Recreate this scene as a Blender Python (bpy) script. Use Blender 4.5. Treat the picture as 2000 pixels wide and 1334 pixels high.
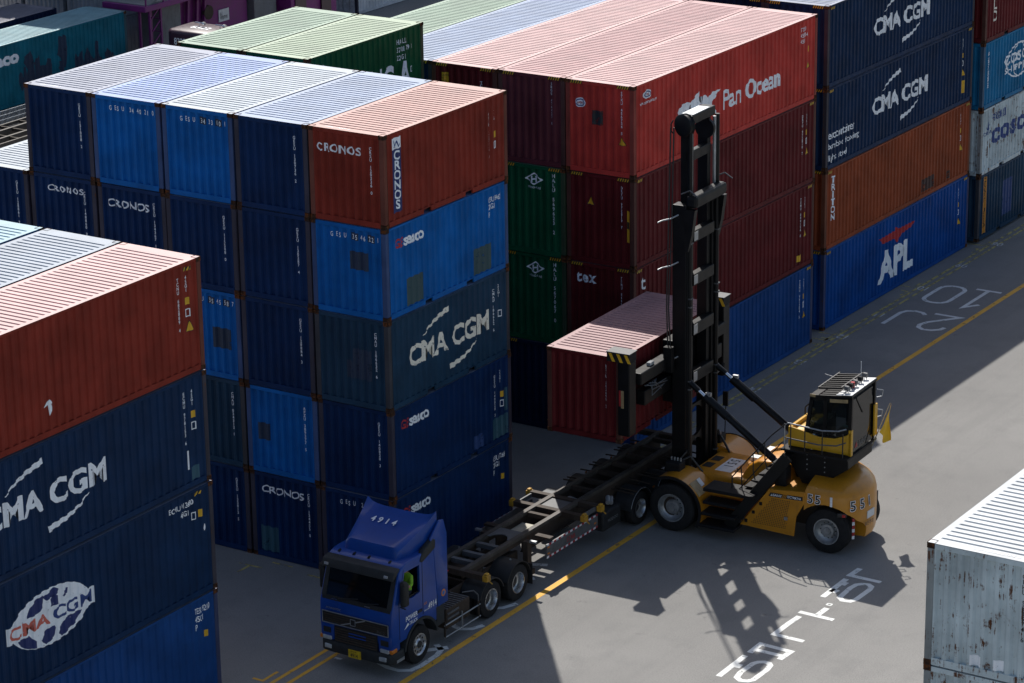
import bpy, bmesh, math, random
from mathutils import Vector, Matrix

random.seed(11)
for o in list(bpy.data.objects):
    bpy.data.objects.remove(o, do_unlink=True)
scene = bpy.context.scene
COL = scene.collection
R = math.radians

# ------------------------------------------------------------------ camera
def cam_axes(yaw, pitch, roll):
    f = Vector((math.sin(yaw) * math.cos(pitch), math.cos(yaw) * math.cos(pitch), -math.sin(pitch)))
    r = Vector((math.cos(yaw), -math.sin(yaw), 0))
    u = r.cross(f)
    c, s = math.cos(roll), math.sin(roll)
    return c * r + s * u, -s * r + c * u, f

cd = bpy.data.cameras.new('camera')
cam = bpy.data.objects.new('camera', cd)
COL.objects.link(cam)
cr, cu, cf = cam_axes(-0.574595, 0.317859, -0.015201)
m = Matrix.Identity(4)
for i in range(3):
    m[i][0], m[i][1], m[i][2] = cr[i], cu[i], -cf[i]
m.translation = Vector((43.601122, -61.169213, 31.876444))
cam.matrix_world = m
cd.sensor_width = 36.0
cd.sensor_fit = 'HORIZONTAL'
cd.lens = 5703.315 / 2000 * 36.0
cd.clip_start = 1.0
cd.clip_end = 2000.0
scene.camera = cam

# ------------------------------------------------------------------ light
SUN_DIR = Vector((0.565, -0.70, -1.0)).normalized()      # the way the sunlight travels
elev = math.asin(-SUN_DIR.z)
azim = math.atan2(-SUN_DIR.x, -SUN_DIR.y)
world = bpy.data.worlds.new('World')
scene.world = world
world.use_nodes = True
wn = world.node_tree.nodes
wl = world.node_tree.links
wn.clear()
wo = wn.new('ShaderNodeOutputWorld')
bg = wn.new('ShaderNodeBackground')
sky = wn.new('ShaderNodeTexSky')
sky.sky_type = 'NISHITA'
sky.sun_disc = False
sky.sun_elevation = elev
sky.sun_rotation = azim
sky.altitude = 10
sky.air_density = 1.0
sky.dust_density = 2.0
sky.ozone_density = 1.0
bg.inputs['Strength'].default_value = 0.10
wl.new(sky.outputs[0], bg.inputs[0])
wl.new(bg.outputs[0], wo.inputs[0])
sd = bpy.data.lights.new('sun', 'SUN')
sd.energy = 4.7
sd.angle = R(0.55)
sd.color = (1.0, 0.96, 0.90)
sun = bpy.data.objects.new('sun', sd)
COL.objects.link(sun)
sun.rotation_euler = SUN_DIR.to_track_quat('-Z', 'Y').to_euler()
sun.location = (-30, 40, 60)
scene.view_settings.view_transform = 'Standard'
scene.view_settings.look = 'None'
scene.view_settings.exposure = 0.3
scene.view_settings.gamma = 1.0

# ------------------------------------------------------------------ materials
MATS = {}

def newmat(name):
    mt = bpy.data.materials.new(name)
    mt.use_nodes = True
    nt = mt.node_tree
    nt.nodes.clear()
    out = nt.nodes.new('ShaderNodeOutputMaterial')
    bs = nt.nodes.new('ShaderNodeBsdfPrincipled')
    nt.links.new(bs.outputs[0], out.inputs[0])
    return mt, nt, bs, out

def nd(nt, typ, **kw):
    n = nt.nodes.new(typ)
    for k, v in kw.items():
        if k.startswith('i_'):
            n.inputs[k[2:].replace('_', ' ')].default_value = v
        else:
            setattr(n, k, v)
    return n

def mixc(nt, a, b, fac, mode='MIX'):
    n = nt.nodes.new('ShaderNodeMix')
    n.data_type = 'RGBA'
    n.blend_type = mode
    for idx, v in ((6, a), (7, b), (0, fac)):
        if isinstance(v, bpy.types.NodeSocket):
            nt.links.new(v, n.inputs[idx])
        elif idx == 0:
            n.inputs[0].default_value = v
        else:
            n.inputs[idx].default_value = (*v, 1) if len(v) == 3 else v
    return n.outputs[2]

def coords(nt, scale=(1, 1, 1), rnd=True, space='Object'):
    tc = nd(nt, 'ShaderNodeTexCoord')
    mp = nd(nt, 'ShaderNodeMapping')
    mp.inputs['Scale'].default_value = scale
    nt.links.new(tc.outputs[space], mp.inputs['Vector'])
    if rnd:
        oi = nd(nt, 'ShaderNodeObjectInfo')
        mul = nd(nt, 'ShaderNodeMath', operation='MULTIPLY')
        mul.inputs[1].default_value = 71.0
        nt.links.new(oi.outputs['Random'], mul.inputs[0])
        nt.links.new(mul.outputs[0], mp.inputs['Location'])
    return mp.outputs[0]

def noise(nt, vec, scale, detail=4, rough=0.6):
    n = nd(nt, 'ShaderNodeTexNoise')
    n.inputs['Scale'].default_value = scale
    n.inputs['Detail'].default_value = detail
    n.inputs['Roughness'].default_value = rough
    nt.links.new(vec, n.inputs['Vector'])
    return n.outputs[0]

def ramp(nt, val, a, b, lo=0.0, hi=1.0):
    n = nd(nt, 'ShaderNodeMapRange')
    n.inputs['From Min'].default_value = a
    n.inputs['From Max'].default_value = b
    n.inputs['To Min'].default_value = lo
    n.inputs['To Max'].default_value = hi
    nt.links.new(val, n.inputs['Value'])
    return n.outputs[0]

def bump(nt, bs, h, strength, dist):
    b = nd(nt, 'ShaderNodeBump')
    b.inputs['Strength'].default_value = strength
    b.inputs['Distance'].default_value = dist
    nt.links.new(h, b.inputs['Height'])
    nt.links.new(b.outputs[0], bs.inputs['Normal'])

def sc(c, k):
    return tuple(min(1.0, x * k) for x in c)

def paint(name, rgb, rust=0.15, rough=0.5, streak=0.30, spec=0.10, rustcol=(0.11, 0.045, 0.022), fade=None):
    """weathered steel paint: patchy tone, vertical run-off streaks, rust blooms"""
    if name in MATS:
        return MATS[name]
    mt, nt, bs, out = newmat(name)
    v = coords(nt)
    big = noise(nt, v, 0.9, 4)
    vs = coords(nt, (7, 7, 0.35))
    st = noise(nt, vs, 1.0, 3)
    c = mixc(nt, sc(rgb, 0.72), sc(rgb, 1.22), ramp(nt, big, 0.3, 0.7))
    dustc = fade or tuple(x * 1.15 + 0.012 for x in rgb)
    c = mixc(nt, c, dustc, ramp(nt, st, 0.52, 0.78, 0, streak))
    c = mixc(nt, c, sc(rgb, 0.35), ramp(nt, st, 0.42, 0.22, 0, streak))
    rn = noise(nt, v, 3.4, 8, 0.72)
    rs = noise(nt, vs, 1.7, 5, 0.7)
    mul = nd(nt, 'ShaderNodeMath', operation='MULTIPLY')
    nt.links.new(rn, mul.inputs[0])
    nt.links.new(rs, mul.inputs[1])
    t = 0.46 - rust * 0.22
    mask = ramp(nt, mul.outputs[0], t, t + 0.045)
    c = mixc(nt, c, rustcol, mask)
    # pale scratches
    vv = coords(nt, (9, 9, 1.1))
    sn = noise(nt, vv, 4.0, 6, 0.75)
    c = mixc(nt, c, tuple(x * 0.8 + 0.10 for x in rgb), ramp(nt, sn, 0.735, 0.765, 0, 0.45))
    nt.links.new(c, bs.inputs['Base Color'])
    nt.links.new(ramp(nt, rn, 0.3, 0.7, rough - 0.1, rough + 0.15), bs.inputs['Roughness'])
    bs.inputs['Specular IOR Level'].default_value = spec
    bump(nt, bs, rn, 0.12, 0.02)
    MATS[name] = mt
    return mt

def roofpaint(name, rgb, dirt=0.3, rust=0.12):
    """sun-bleached, chalky roof paint with scuffs and stains; pale tones include painted backlit sheen"""
    if name in MATS:
        return MATS[name]
    mt, nt, bs, out = newmat(name)
    v = coords(nt)
    big = noise(nt, v, 1.1, 5)
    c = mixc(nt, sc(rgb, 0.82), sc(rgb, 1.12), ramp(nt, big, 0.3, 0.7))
    st = noise(nt, coords(nt, (1.2, 5.0, 1)), 1.3, 5, 0.7)
    c = mixc(nt, c, tuple(x * 0.55 + 0.1 for x in rgb), ramp(nt, st, 0.58, 0.75, 0, dirt))
    rn = noise(nt, v, 4.5, 8, 0.75)
    c = mixc(nt, c, (0.2, 0.12, 0.08), ramp(nt, rn, 0.70 - rust * 0.4, 0.78 - rust * 0.4, 0, 0.6))
    nt.links.new(c, bs.inputs['Base Color'])
    bs.inputs['Roughness'].default_value = 0.42
    bs.inputs['Specular IOR Level'].default_value = 0.5
    bump(nt, bs, rn, 0.1, 0.01)
    MATS[name] = mt
    return mt

def plain(name, rgb, rough=0.5, metal=0.0, var=0.25, scale=6.0, spec=0.5, coat=0.0, grime=0.0):
    if name in MATS:
        return MATS[name]
    mt, nt, bs, out = newmat(name)
    v = coords(nt)
    n = noise(nt, v, scale, 5)
    c = mixc(nt, sc(rgb, 1 - var), sc(rgb, 1 + var), ramp(nt, n, 0.3, 0.7))
    if grime:
        g = noise(nt, coords(nt, (3, 3, 1.2)), 1.6, 6, 0.7)
        c = mixc(nt, c, (0.05, 0.042, 0.035), ramp(nt, g, 0.52, 0.72, 0, grime))
    nt.links.new(c, bs.inputs['Base Color'])
    nt.links.new(ramp(nt, n, 0.3, 0.7, max(0.03, rough - 0.06), min(1, rough + 0.08)), bs.inputs['Roughness'])
    bs.inputs['Metallic'].default_value = metal
    bs.inputs['Specular IOR Level'].default_value = spec
    bs.inputs['Coat Weight'].default_value = coat
    bs.inputs['Coat Roughness'].default_value = 0.12
    MATS[name] = mt
    return mt

def worn(name, rgb, loss=0.35, scale=5.0, rough=0.6, stretch=(1, 1, 1), rnd=True):
    """paint film on top of another surface, partly worn through"""
    if name in MATS:
        return MATS[name]
    mt, nt, bs, out = newmat(name)
    v = coords(nt, stretch, rnd)
    n = noise(nt, v, scale, 8, 0.75)
    n2 = noise(nt, v, scale * 0.2, 3)
    c = mixc(nt, sc(rgb, 0.88), sc(rgb, 1.06), ramp(nt, n2, 0.3, 0.7))
    nt.links.new(c, bs.inputs['Base Color'])
    bs.inputs['Roughness'].default_value = rough
    tr = nd(nt, 'ShaderNodeBsdfTransparent')
    mx = nd(nt, 'ShaderNodeMixShader')
    t = 0.30 + loss * 0.5
    nt.links.new(ramp(nt, n, t - 0.05, t + 0.05), mx.inputs[0])
    nt.links.new(tr.outputs[0], mx.inputs[1])
    nt.links.new(bs.outputs[0], mx.inputs[2])
    nt.links.new(mx.outputs[0], out.inputs[0])
    MATS[name] = mt
    return mt

def glass(name, tint=(0.03, 0.04, 0.05), alpha=0.55):
    """dark tinted pane: part mirror, part see-through"""
    if name in MATS:
        return MATS[name]
    mt, nt, bs, out = newmat(name)
    bs.inputs['Base Color'].default_value = (*tint, 1)
    bs.inputs['Roughness'].default_value = 0.06
    bs.inputs['Specular IOR Level'].default_value = 0.3
    tr = nd(nt, 'ShaderNodeBsdfTransparent')
    tr.inputs[0].default_value = (0.5, 0.55, 0.55, 1)
    mx = nd(nt, 'ShaderNodeMixShader')
    mx.inputs[0].default_value = alpha
    nt.links.new(tr.outputs[0], mx.inputs[1])
    nt.links.new(bs.outputs[0], mx.inputs[2])
    nt.links.new(mx.outputs[0], out.inputs[0])
    MATS[name] = mt
    return mt

def asphalt():
    mt, nt, bs, out = newmat('asphalt')
    v = coords(nt, rnd=False)
    big = noise(nt, v, 0.11, 5)
    mid = noise(nt, v, 0.8, 6, 0.65)
    fine = noise(nt, v, 26.0, 3, 0.8)
    grit = noise(nt, v, 90.0, 2, 0.8)
    c = mixc(nt, (0.178, 0.174, 0.166), (0.240, 0.234, 0.223), ramp(nt, big, 0.3, 0.7))
    c = mixc(nt, c, (0.140, 0.139, 0.136), ramp(nt, mid, 0.50, 0.74, 0, 0.5))
    c = mixc(nt, c, (0.04, 0.04, 0.04), ramp(nt, fine, 0.46, 0.72, 0, 0.5))
    c = mixc(nt, c, (0.46, 0.45, 0.43), ramp(nt, grit, 0.52, 0.76, 0, 0.6))
    # long tyre tracks along the lane
    tr = noise(nt, coords(nt, (1.1, 0.05, 1), False), 1.4, 4)
    c = mixc(nt, c, (0.125, 0.124, 0.122), ramp(nt, tr, 0.52, 0.75, 0, 0.22))
    # oil drips and dark blots
    oil = noise(nt, v, 1.7, 7, 0.62)
    c = mixc(nt, c, (0.045, 0.044, 0.043), ramp(nt, oil, 0.66, 0.74, 0, 0.5))
    nt.links.new(c, bs.inputs['Base Color'])
    bs.inputs['Roughness'].default_value = 0.88
    bs.inputs['Specular IOR Level'].default_value = 0.25
    bump(nt, bs, fine, 0.35, 0.01)
    MATS['asphalt'] = mt
    return mt

# ------------------------------------------------------------------ mesh helpers
class MB:
    """collects simple solids, then becomes ONE mesh"""
    def __init__(self):
        self.v = []
        self.f = []

    def add(self, vs, fs):
        n = len(self.v)
        self.v += [tuple(x) for x in vs]
        self.f += [tuple(i + n for i in f) for f in fs]
        return self

    def box(self, x0, x1, y0, y1, z0, z1):
        vs = [(x, y, z) for z in (z0, z1) for y in (y0, y1) for x in (x0, x1)]
        return self.add(vs, [(0, 2, 3, 1), (4, 5, 7, 6), (0, 1, 5, 4), (2, 6, 7, 3), (0, 4, 6, 2), (1, 3, 7, 5)])

    def bar(self, a, b, w, h, up=(0, 0, 1)):
        a, b = Vector(a), Vector(b)
        d = (b - a).normalized()
        up = Vector(up)
        if abs(d.dot(up)) > 0.95:
            up = Vector((1, 0, 0))
        s = d.cross(up).normalized()
        t = s.cross(d)
        vs = []
        for p in (a, b):
            for i, j in ((-1, -1), (1, -1), (1, 1), (-1, 1)):
                vs.append(p + s * (i * w / 2) + t * (j * h / 2))
        return self.add(vs, [(3, 2, 1, 0), (4, 5, 6, 7), (0, 1, 5, 4), (1, 2, 6, 5), (2, 3, 7, 6), (3, 0, 4, 7)])

    def cyl(self, a, b, r0, r1=None, n=14, cap=True):
        r1 = r0 if r1 is None else r1
        a, b = Vector(a), Vector(b)
        d = (b - a).normalized()
        up = Vector((0, 0, 1)) if abs(d.z) < 0.9 else Vector((1, 0, 0))
        s = d.cross(up).normalized()
        t = s.cross(d)
        vs = []
        for p, r in ((a, r0), (b, r1)):
            for i in range(n):
                w = 2 * math.pi * i / n
                vs.append(p + s * (math.cos(w) * r) + t * (math.sin(w) * r))
        fs = [(i, (i + 1) % n, n + (i + 1) % n, n + i) for i in range(n)]
        if cap:
            fs += [tuple(range(n - 1, -1, -1)), tuple(range(n, 2 * n))]
        return self.add(vs, fs)

    def tube(self, pts, r, n=6):
        for a, b in zip(pts, pts[1:]):
            self.cyl(a, b, r, n=n)
        return self

    def prism(self, poly, axis, a, b):
        """2-D polygon pushed along an axis; poly gives the other two coordinates in x,y,z order"""
        n = len(poly)
        def mk(p, t):
            q = list(p)
            q.insert(axis, t)
            return q
        vs = [mk(p, a) for p in poly] + [mk(p, b) for p in poly]
        fs = [(i, (i + 1) % n, n + (i + 1) % n, n + i) for i in range(n)]
        fs += [tuple(range(n - 1, -1, -1)), tuple(range(n, 2 * n))]
        return self.add(vs, fs)

    def lathe(self, prof, c, axis, n=28):
        """profile of (offset along axis, radius) turned about an axis"""
        c = Vector(c)
        ax = Vector(axis).normalized()
        up = Vector((0, 0, 1)) if abs(ax.z) < 0.9 else Vector((1, 0, 0))
        s = ax.cross(up).normalized()
        t = s.cross(ax)
        vs = []
        for o, r in prof:
            for i in range(n):
                w = 2 * math.pi * i / n
                vs.append(c + ax * o + s * (math.cos(w) * r) + t * (math.sin(w) * r))
        fs = []
        for k in range(len(prof) - 1):
            for i in range(n):
                j = (i + 1) % n
                fs.append((k * n + i, k * n + j, (k + 1) * n + j, (k + 1) * n + i))
        return self.add(vs, fs)

    def mesh(self, name='m', smooth=False, bevel=0.0, seg=2, fix=True):
        me = bpy.data.meshes.new(name)
        me.from_pydata(self.v, [], self.f)
        if fix or bevel:
            bm = bmesh.new()
            bm.from_mesh(me)
            if bevel:
                bmesh.ops.remove_doubles(bm, verts=bm.verts, dist=1e-5)
            bmesh.ops.recalc_face_normals(bm, faces=bm.faces)
            if bevel:
                es = [e for e in bm.edges if len(e.link_faces) == 2 and e.calc_face_angle(0) > 0.5]
                bmesh.ops.bevel(bm, geom=es, offset=bevel, segments=seg, profile=0.5, affect='EDGES', clamp_overlap=True)
            bm.to_mesh(me)
            bm.free()
        if smooth:
            me.polygons.foreach_set('use_smooth', [True] * len(me.polygons))
            me.set_sharp_from_angle(angle=R(38))
        return me

def link(name, me, mat, parent=None, label=None, shared=False):
    o = bpy.data.objects.new(name, me)
    COL.objects.link(o)
    if mat is not None:
        if shared:
            if not me.materials:
                me.materials.append(None)
            o.material_slots[0].link = 'OBJECT'
            o.material_slots[0].material = mat
        else:
            me.materials.clear()
            me.materials.append(mat)
    if parent is not None:
        o.parent = parent
    if label:
        o['label'] = label
    return o

def part(mb, name, mat, parent, smooth=False, bevel=0.0, seg=2, label=None):
    return link(name, mb.mesh(name, smooth, bevel, seg), mat, parent, label)

def thing(name, label, cat, loc=(0, 0, 0), rz=0.0, group=None):
    e = bpy.data.objects.new(name, None)
    e.empty_display_size = 0.3
    COL.objects.link(e)
    e.location = loc
    e.rotation_euler = (0, 0, rz)
    e['label'] = label
    e['category'] = cat
    if group:
        e['group'] = group
    return e

# ------------------------------------------------------------------ lettering
def text_bm(body, size, bold=0.0, xs=1.0, shear=0.0, align='LEFT', lead=1.0, space=1.0):
    cu_ = bpy.data.curves.new('txt', 'FONT')
    cu_.body = body
    cu_.size = size
    cu_.offset = bold * size
    cu_.shear = shear
    cu_.align_x = align
    cu_.space_line = lead
    cu_.space_character = space
    cu_.resolution_u = 3
    cu_.fill_mode = 'FRONT'
    ob = bpy.data.objects.new('txt', cu_)
    me = bpy.data.meshes.new_from_object(ob)
    bm = bmesh.new()
    bm.from_mesh(me)
    bpy.data.objects.remove(ob)
    bpy.data.curves.remove(cu_)
    bpy.data.meshes.remove(me)
    for v in bm.verts:
        v.co.x *= xs
    return bm

def poly_bm(polys):
    bm = bmesh.new()
    for p in polys:
        vs = [bm.verts.new((x, y, 0)) for x, y in p]
        f = bm.faces.new(vs)
        if f.normal.z < 0:
            f.normal_flip()
    bm.normal_update()
    bmesh.ops.triangulate(bm, faces=[f for f in bm.faces if len(f.verts) > 4])
    return bm

def ell(cx, cy, rx, ry, n=24, rot=0.0):
    return [(cx + rx * math.cos(t) * math.cos(rot) - ry * math.sin(t) * math.sin(rot),
             cy + rx * math.cos(t) * math.sin(rot) + ry * math.sin(t) * math.cos(rot))
            for t in [2 * math.pi * i / n for i in range(n)]]

def stroke(pts, w, closed=False):
    """thick line as a list of quads with mitred joints"""
    n = len(pts)
    P = [Vector(p) for p in pts]
    L_, R_ = [], []
    for i in range(n):
        a = P[(i - 1) % n] if (closed or i > 0) else None
        b = P[(i + 1) % n] if (closed or i < n - 1) else None
        d1 = (P[i] - a).normalized() if a is not None else None
        d2 = (b - P[i]).normalized() if b is not None else None
        if d1 is None:
            d1 = d2
        if d2 is None:
            d2 = d1
        n1 = Vector((-d1.y, d1.x))
        n2 = Vector((-d2.y, d2.x))
        mm = (n1 + n2)
        mm = mm.normalized() if mm.length > 1e-4 else n1
        k = w / 2 / max(0.35, mm.dot(n1))
        L_.append(P[i] + mm * k)
        R_.append(P[i] - mm * k)
    rng = range(n) if closed else range(n - 1)
    return [[tuple(R_[i]), tuple(R_[(i + 1) % n]), tuple(L_[(i + 1) % n]), tuple(L_[i])] for i in rng]
# ------------------------------------------------------------------ containers
W20, L20, L40, HS, HC = 2.438, 6.058, 12.192, 2.591, 2.896
MESH = {}

def corr(u0, u1, period, depth, fa=0.30, fs=0.15):
    n = max(1, round((u1 - u0) / period))
    p = (u1 - u0) / n
    a, s = p * fa, p * fs
    b = p - a - 2 * s
    pts = []
    for i in range(n):
        o = u0 + i * p
        pts += [(o, 0), (o + a / 2, 0), (o + a / 2 + s, -depth), (o + a / 2 + s + b, -depth), (o + a / 2 + 2 * s + b, 0)]
    pts.append((u1, 0))
    return pts

def depth_at(pts, u):
    if u <= pts[0][0] or u >= pts[-1][0]:
        return 0.0
    for (a, da), (b, db) in zip(pts, pts[1:]):
        if a <= u <= b:
            return da + (db - da) * ((u - a) / (b - a) if b > a else 0)
    return 0.0

def prof_side(L):
    return corr(0.17, L - 0.17, 0.278, 0.036)

PROF_END = corr(-1.06, 1.06, 0.252, 0.055, 0.28, 0.20)

def cached(key, fn):
    if key not in MESH:
        MESH[key] = fn()
    return MESH[key]

def m_side(L, H):
    mb = MB()
    pr = prof_side(L)
    vs, fs = [], []
    for u, d in pr:
        vs += [(1.207 + d, u, 0.15), (1.207 + d, u, H - 0.06)]
    for i in range(len(pr) - 1):
        fs.append((2 * i, 2 * i + 2, 2 * i + 3, 2 * i + 1))
    return mb.add(vs, fs).mesh('side_wall', fix=False)

def m_end(H):
    mb = MB()
    vs, fs = [], []
    for u, d in PROF_END:
        vs += [(u, 0.014 - d, 0.15), (u, 0.014 - d, H - 0.1)]
    for i in range(len(PROF_END) - 1):
        fs.append((2 * i, 2 * i + 2, 2 * i + 3, 2 * i + 1))
    return mb.add(vs, fs).mesh('end_wall', fix=False)

def m_roof(L, H):
    xs = [-1.211, -1.07, -1.035, 1.035, 1.07, 1.211]
    ys = [(0.012, 0), (0.27, 0)]
    n = round((L - 0.6) / 0.209)
    p = (L - 0.6) / n
    for i in range(n):
        o = 0.30 + i * p
        ys += [(o, 0), (o + 0.012, -0.024), (o + 0.058, -0.024), (o + 0.074, 0)]
    ys += [(L - 0.25, 0), (L - 0.012, 0)]
    z = H - 0.008
    rnd = random.Random(int(L * 10))
    vs, fs = [], []
    for y, d in ys:
        for i, x in enumerate(xs):
            sag = -0.006 * math.cos(x * 1.3) if 0 < i < 5 else 0
            vs.append((x, y, z + (d if i in (2, 3) else 0) + sag))
    w = len(xs)
    for k in range(len(ys) - 1):
        for i in range(w - 1):
            fs.append((k * w + i, k * w + i + 1, (k + 1) * w + i + 1, (k + 1) * w + i))
    return MB().add(vs, fs).mesh('roof', fix=False)

def m_casting():
    bm = bmesh.new()
    bmesh.ops.create_cube(bm, size=1.0)
    for v in bm.verts:
        v.co.x *= 0.162
        v.co.y *= 0.178
        v.co.z *= 0.118
    for f in list(bm.faces):
        nrm = f.normal.copy()
        r = bmesh.ops.inset_individual(bm, faces=[f], thickness=0.034, depth=0.0)
        c = f.calc_center_median()
        for v in f.verts:
            v.co -= nrm * 0.03
    me = bpy.data.meshes.new('corner_casting')
    bm.to_mesh(me)
    bm.free()
    return me

def m_bottom_rail(L, pockets):
    mb = MB()
    cuts = [0.178, L - 0.178]
    if pockets:
        a = L / 2 - 1.025
        b = L / 2 + 1.025
        cuts = [0.178, a - 0.18, a + 0.18, b - 0.18, b + 0.18, L - 0.178]
        for c in (a, b):
            mb.box(1.165, 1.213, c - 0.18, c + 0.18, 0.145, 0.172)
            mb.box(1.05, 1.06, c - 0.18, c + 0.18, 0.04, 0.145)
    for i in range(0, len(cuts), 2):
        mb.box(1.165, 1.213, cuts[i], cuts[i + 1], 0.028, 0.172)
    return mb.mesh('bottom_rail')

MIRX = Matrix.Diagonal((-1, 1, 1, 1))
CONT = []

class Cont:
    pass

def container(label, x_right, y, z, L, H, body, roof, frame, detail=2, wide=1.0, pockets=None, rz=0.0, group=None, jit=0.014, rust=None, cat='container', name='shipping_container', doors_front=False):
    jx = random.uniform(-jit, jit)
    jy = random.uniform(-jit, jit) * 1.6
    root = thing(name, label, cat, (x_right - W20 / 2 + jx, y + jy, z), rz, group)
    root.scale = (wide, 1, 1)
    c = Cont()
    c.root, c.L, c.H = root, L, H
    c.ps = prof_side(L)
    if pockets is None:
        pockets = L < 7
    side = cached(('s', L, H), lambda: m_side(L, H))
    def lk(nm, me, mat, mir=None, loc=None, rot=None):
        o = link(nm, me, mat, root, shared=True)
        if mir:
            o.scale = mir
        if loc:
            o.location = loc
        if rot:
            o.rotation_euler = rot
        return o
    lk('side_wall', side, body)
    lk('side_wall', side, body, mir=(-1, 1, 1))
    lk('roof', cached(('r', L, H), lambda: m_roof(L, H)), roof)
    if doors_front:
        reefer_doors(root, H)
    else:
        lk('end_wall', cached(('e', H), lambda: m_end(H)), body)
    if detail >= 2:
        for sx in (-1, 1):
            lk('door', cached(('d', H), lambda: MB().box(0.012, 1.05, -0.05, -0.012, 0.15, H - 0.11).mesh('door')), body, loc=(0 if sx > 0 else -1.062, L, 0))
            lk('top_rail', cached(('t', L, H), lambda: MB().box(1.152, 1.213, 0.178, L - 0.178, H - 0.074, H - 0.018).mesh('top_rail')), body, mir=(sx, 1, 1))
            lk('bottom_rail', cached(('b', L, pockets), lambda: m_bottom_rail(L, pockets)), body, mir=(sx, 1, 1))
            for sy in (0, 1):
                post = cached(('p', H), lambda: MB().box(1.063, 1.213, 0.006, 0.156, 0.118, H - 0.118).mesh('corner_post', bevel=0.01, seg=1))
                lk('corner_post', post, frame, mir=(sx, 1 if not sy else -1, 1), loc=(0, L if sy else 0, 0))
                for zz in (0.059, H - 0.059):
                    lk('corner_casting', cached('cast', m_casting), MATS['casting'], loc=(sx * (1.219 - 0.081), L - 0.089 if sy else 0.089, zz))
        for sy in (0, 1):
            hd = cached(('h', H), lambda: MB().box(-1.057, 1.057, 0.006, 0.09, H - 0.122, H - 0.018).mesh('top_end_rail'))
            lk('top_end_rail', hd, body, mir=(1, 1 if not sy else -1, 1), loc=(0, L if sy else 0, 0))
            sl = cached('sill', lambda: MB().box(-1.057, 1.057, 0.006, 0.09, 0.02, 0.172).mesh('bottom_end_rail'))
            lk('bottom_end_rail', sl, body, mir=(1, 1 if not sy else -1, 1), loc=(0, L if sy else 0, 0))
    else:
        def fr():
            mb = MB()
            for sx in (-1, 1):
                a, b = sorted((sx * 1.063, sx * 1.213))
                for y0, y1 in ((0.006, 0.156), (L - 0.156, L - 0.006)):
                    mb.box(a, b, y0, y1, 0, H)
                a, b = sorted((sx * 1.152, sx * 1.213))
                mb.box(a, b, 0.156, L - 0.156, H - 0.074, H - 0.018)
                mb.box(a, b, 0.156, L - 0.156, 0.028, 0.172)
            for y0, y1 in ((0.006, 0.09), (L - 0.09, L - 0.006)):
                mb.box(-1.063, 1.063, y0, y1, H - 0.122, H - 0.018)
                mb.box(-1.063, 1.063, y0, y1, 0.02, 0.172)
            mb.box(-1.06, 1.06, L - 0.05, L - 0.012, 0.172, H - 0.122)
            return mb.mesh('frame')
        lk('frame', cached(('f', L, H), fr), body)
    lk('floor', cached(('fl', L), lambda: MB().box(-1.15, 1.15, 0.09, L - 0.09, 0.10, 0.145).mesh('floor')), MATS['under'])
    CONT.append(c)
    return c

def wall_bm(c, wall, bm, name, mat, u, v, eps=0.004, label=None):
    """lay flat lettering (bmesh in u,v) on a wall so that it follows the corrugation"""
    for w in bm.verts:
        w.co.x += u
        w.co.y += v
        w.co.z = 0
    if not bm.verts:
        return None
    us = [w.co.x for w in bm.verts]
    lo, hi = min(us), max(us)
    pr = c.ps if wall == 'side' else PROF_END if wall == 'end' else None
    if pr:
        for t, _ in pr:
            if lo < t < hi:
                bmesh.ops.bisect_plane(bm, geom=bm.verts[:] + bm.edges[:] + bm.faces[:], dist=1e-5, plane_co=(t, 0, 0), plane_no=(1, 0, 0))
    for w in bm.verts:
        a, b = w.co.x, w.co.y
        if wall == 'side':
            w.co = (1.207 + depth_at(pr, a) + eps, a, b)
        elif wall == 'end':
            w.co = (a, 0.014 - depth_at(pr, a) - eps, b)
        elif wall == 'roof':
            w.co = (a, b, c.H - 0.002)
    me = bpy.data.meshes.new(name)
    bm.to_mesh(me)
    bm.free()
    return link(name, me, mat, c.root, label)

def fit(bm, u0, v0, u1=None, v1=None):
    """scale lettering so that its ink fills the given box"""
    xs = [v.co.x for v in bm.verts]
    ys = [v.co.y for v in bm.verts]
    ax, bx, ay, by = min(xs), max(xs), min(ys), max(ys)
    kx = (u1 - u0) / (bx - ax) if u1 is not None else None
    ky = (v1 - v0) / (by - ay) if v1 is not None else kx
    kx = kx or ky
    for v in bm.verts:
        v.co.x = (v.co.x - ax) * kx
        v.co.y = (v.co.y - ay) * ky

def T(c, wall, body, u, v, size, mat='white_ink', bold=0.0, xs=1.0, shear=0.0, align='LEFT', space=1.0, name='lettering', eps=0.004):
    return wall_bm(c, wall, text_bm(body, size, bold, xs, shear, align, 1.0, space), name, MATS[mat], u, v, eps)

def TF(c, wall, body, u0, v0, u1, v1, mat='white_ink', bold=0.02, shear=0.0, space=1.0, name='lettering', eps=0.004):
    bm = text_bm(body, 1.0, bold, 1.0, shear, 'LEFT', 1.0, space)
    fit(bm, u0, v0, u1, v1)
    return wall_bm(c, wall, bm, name, MATS[mat], u0, v0, eps)

def V(c, wall, body, u, vtop, size, mat='white_ink', bold=0.012, lead=0.83, xs=0.95, name='serial_number', eps=0.004):
    """characters stacked one under the other"""
    return wall_bm(c, wall, text_bm('\n'.join(body), size, bold, xs, 0, 'CENTER', lead), name, MATS[mat], u, vtop - size * 0.6, eps)

def P(c, wall, polys, mat, name='painted_mark', eps=0.004):
    return wall_bm(c, wall, poly_bm(polys), name, MATS[mat], 0, 0, eps)

def rect(u0, v0, u1, v1):
    return [(u0, v0), (u1, v0), (u1, v1), (u0, v1)]

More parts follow.
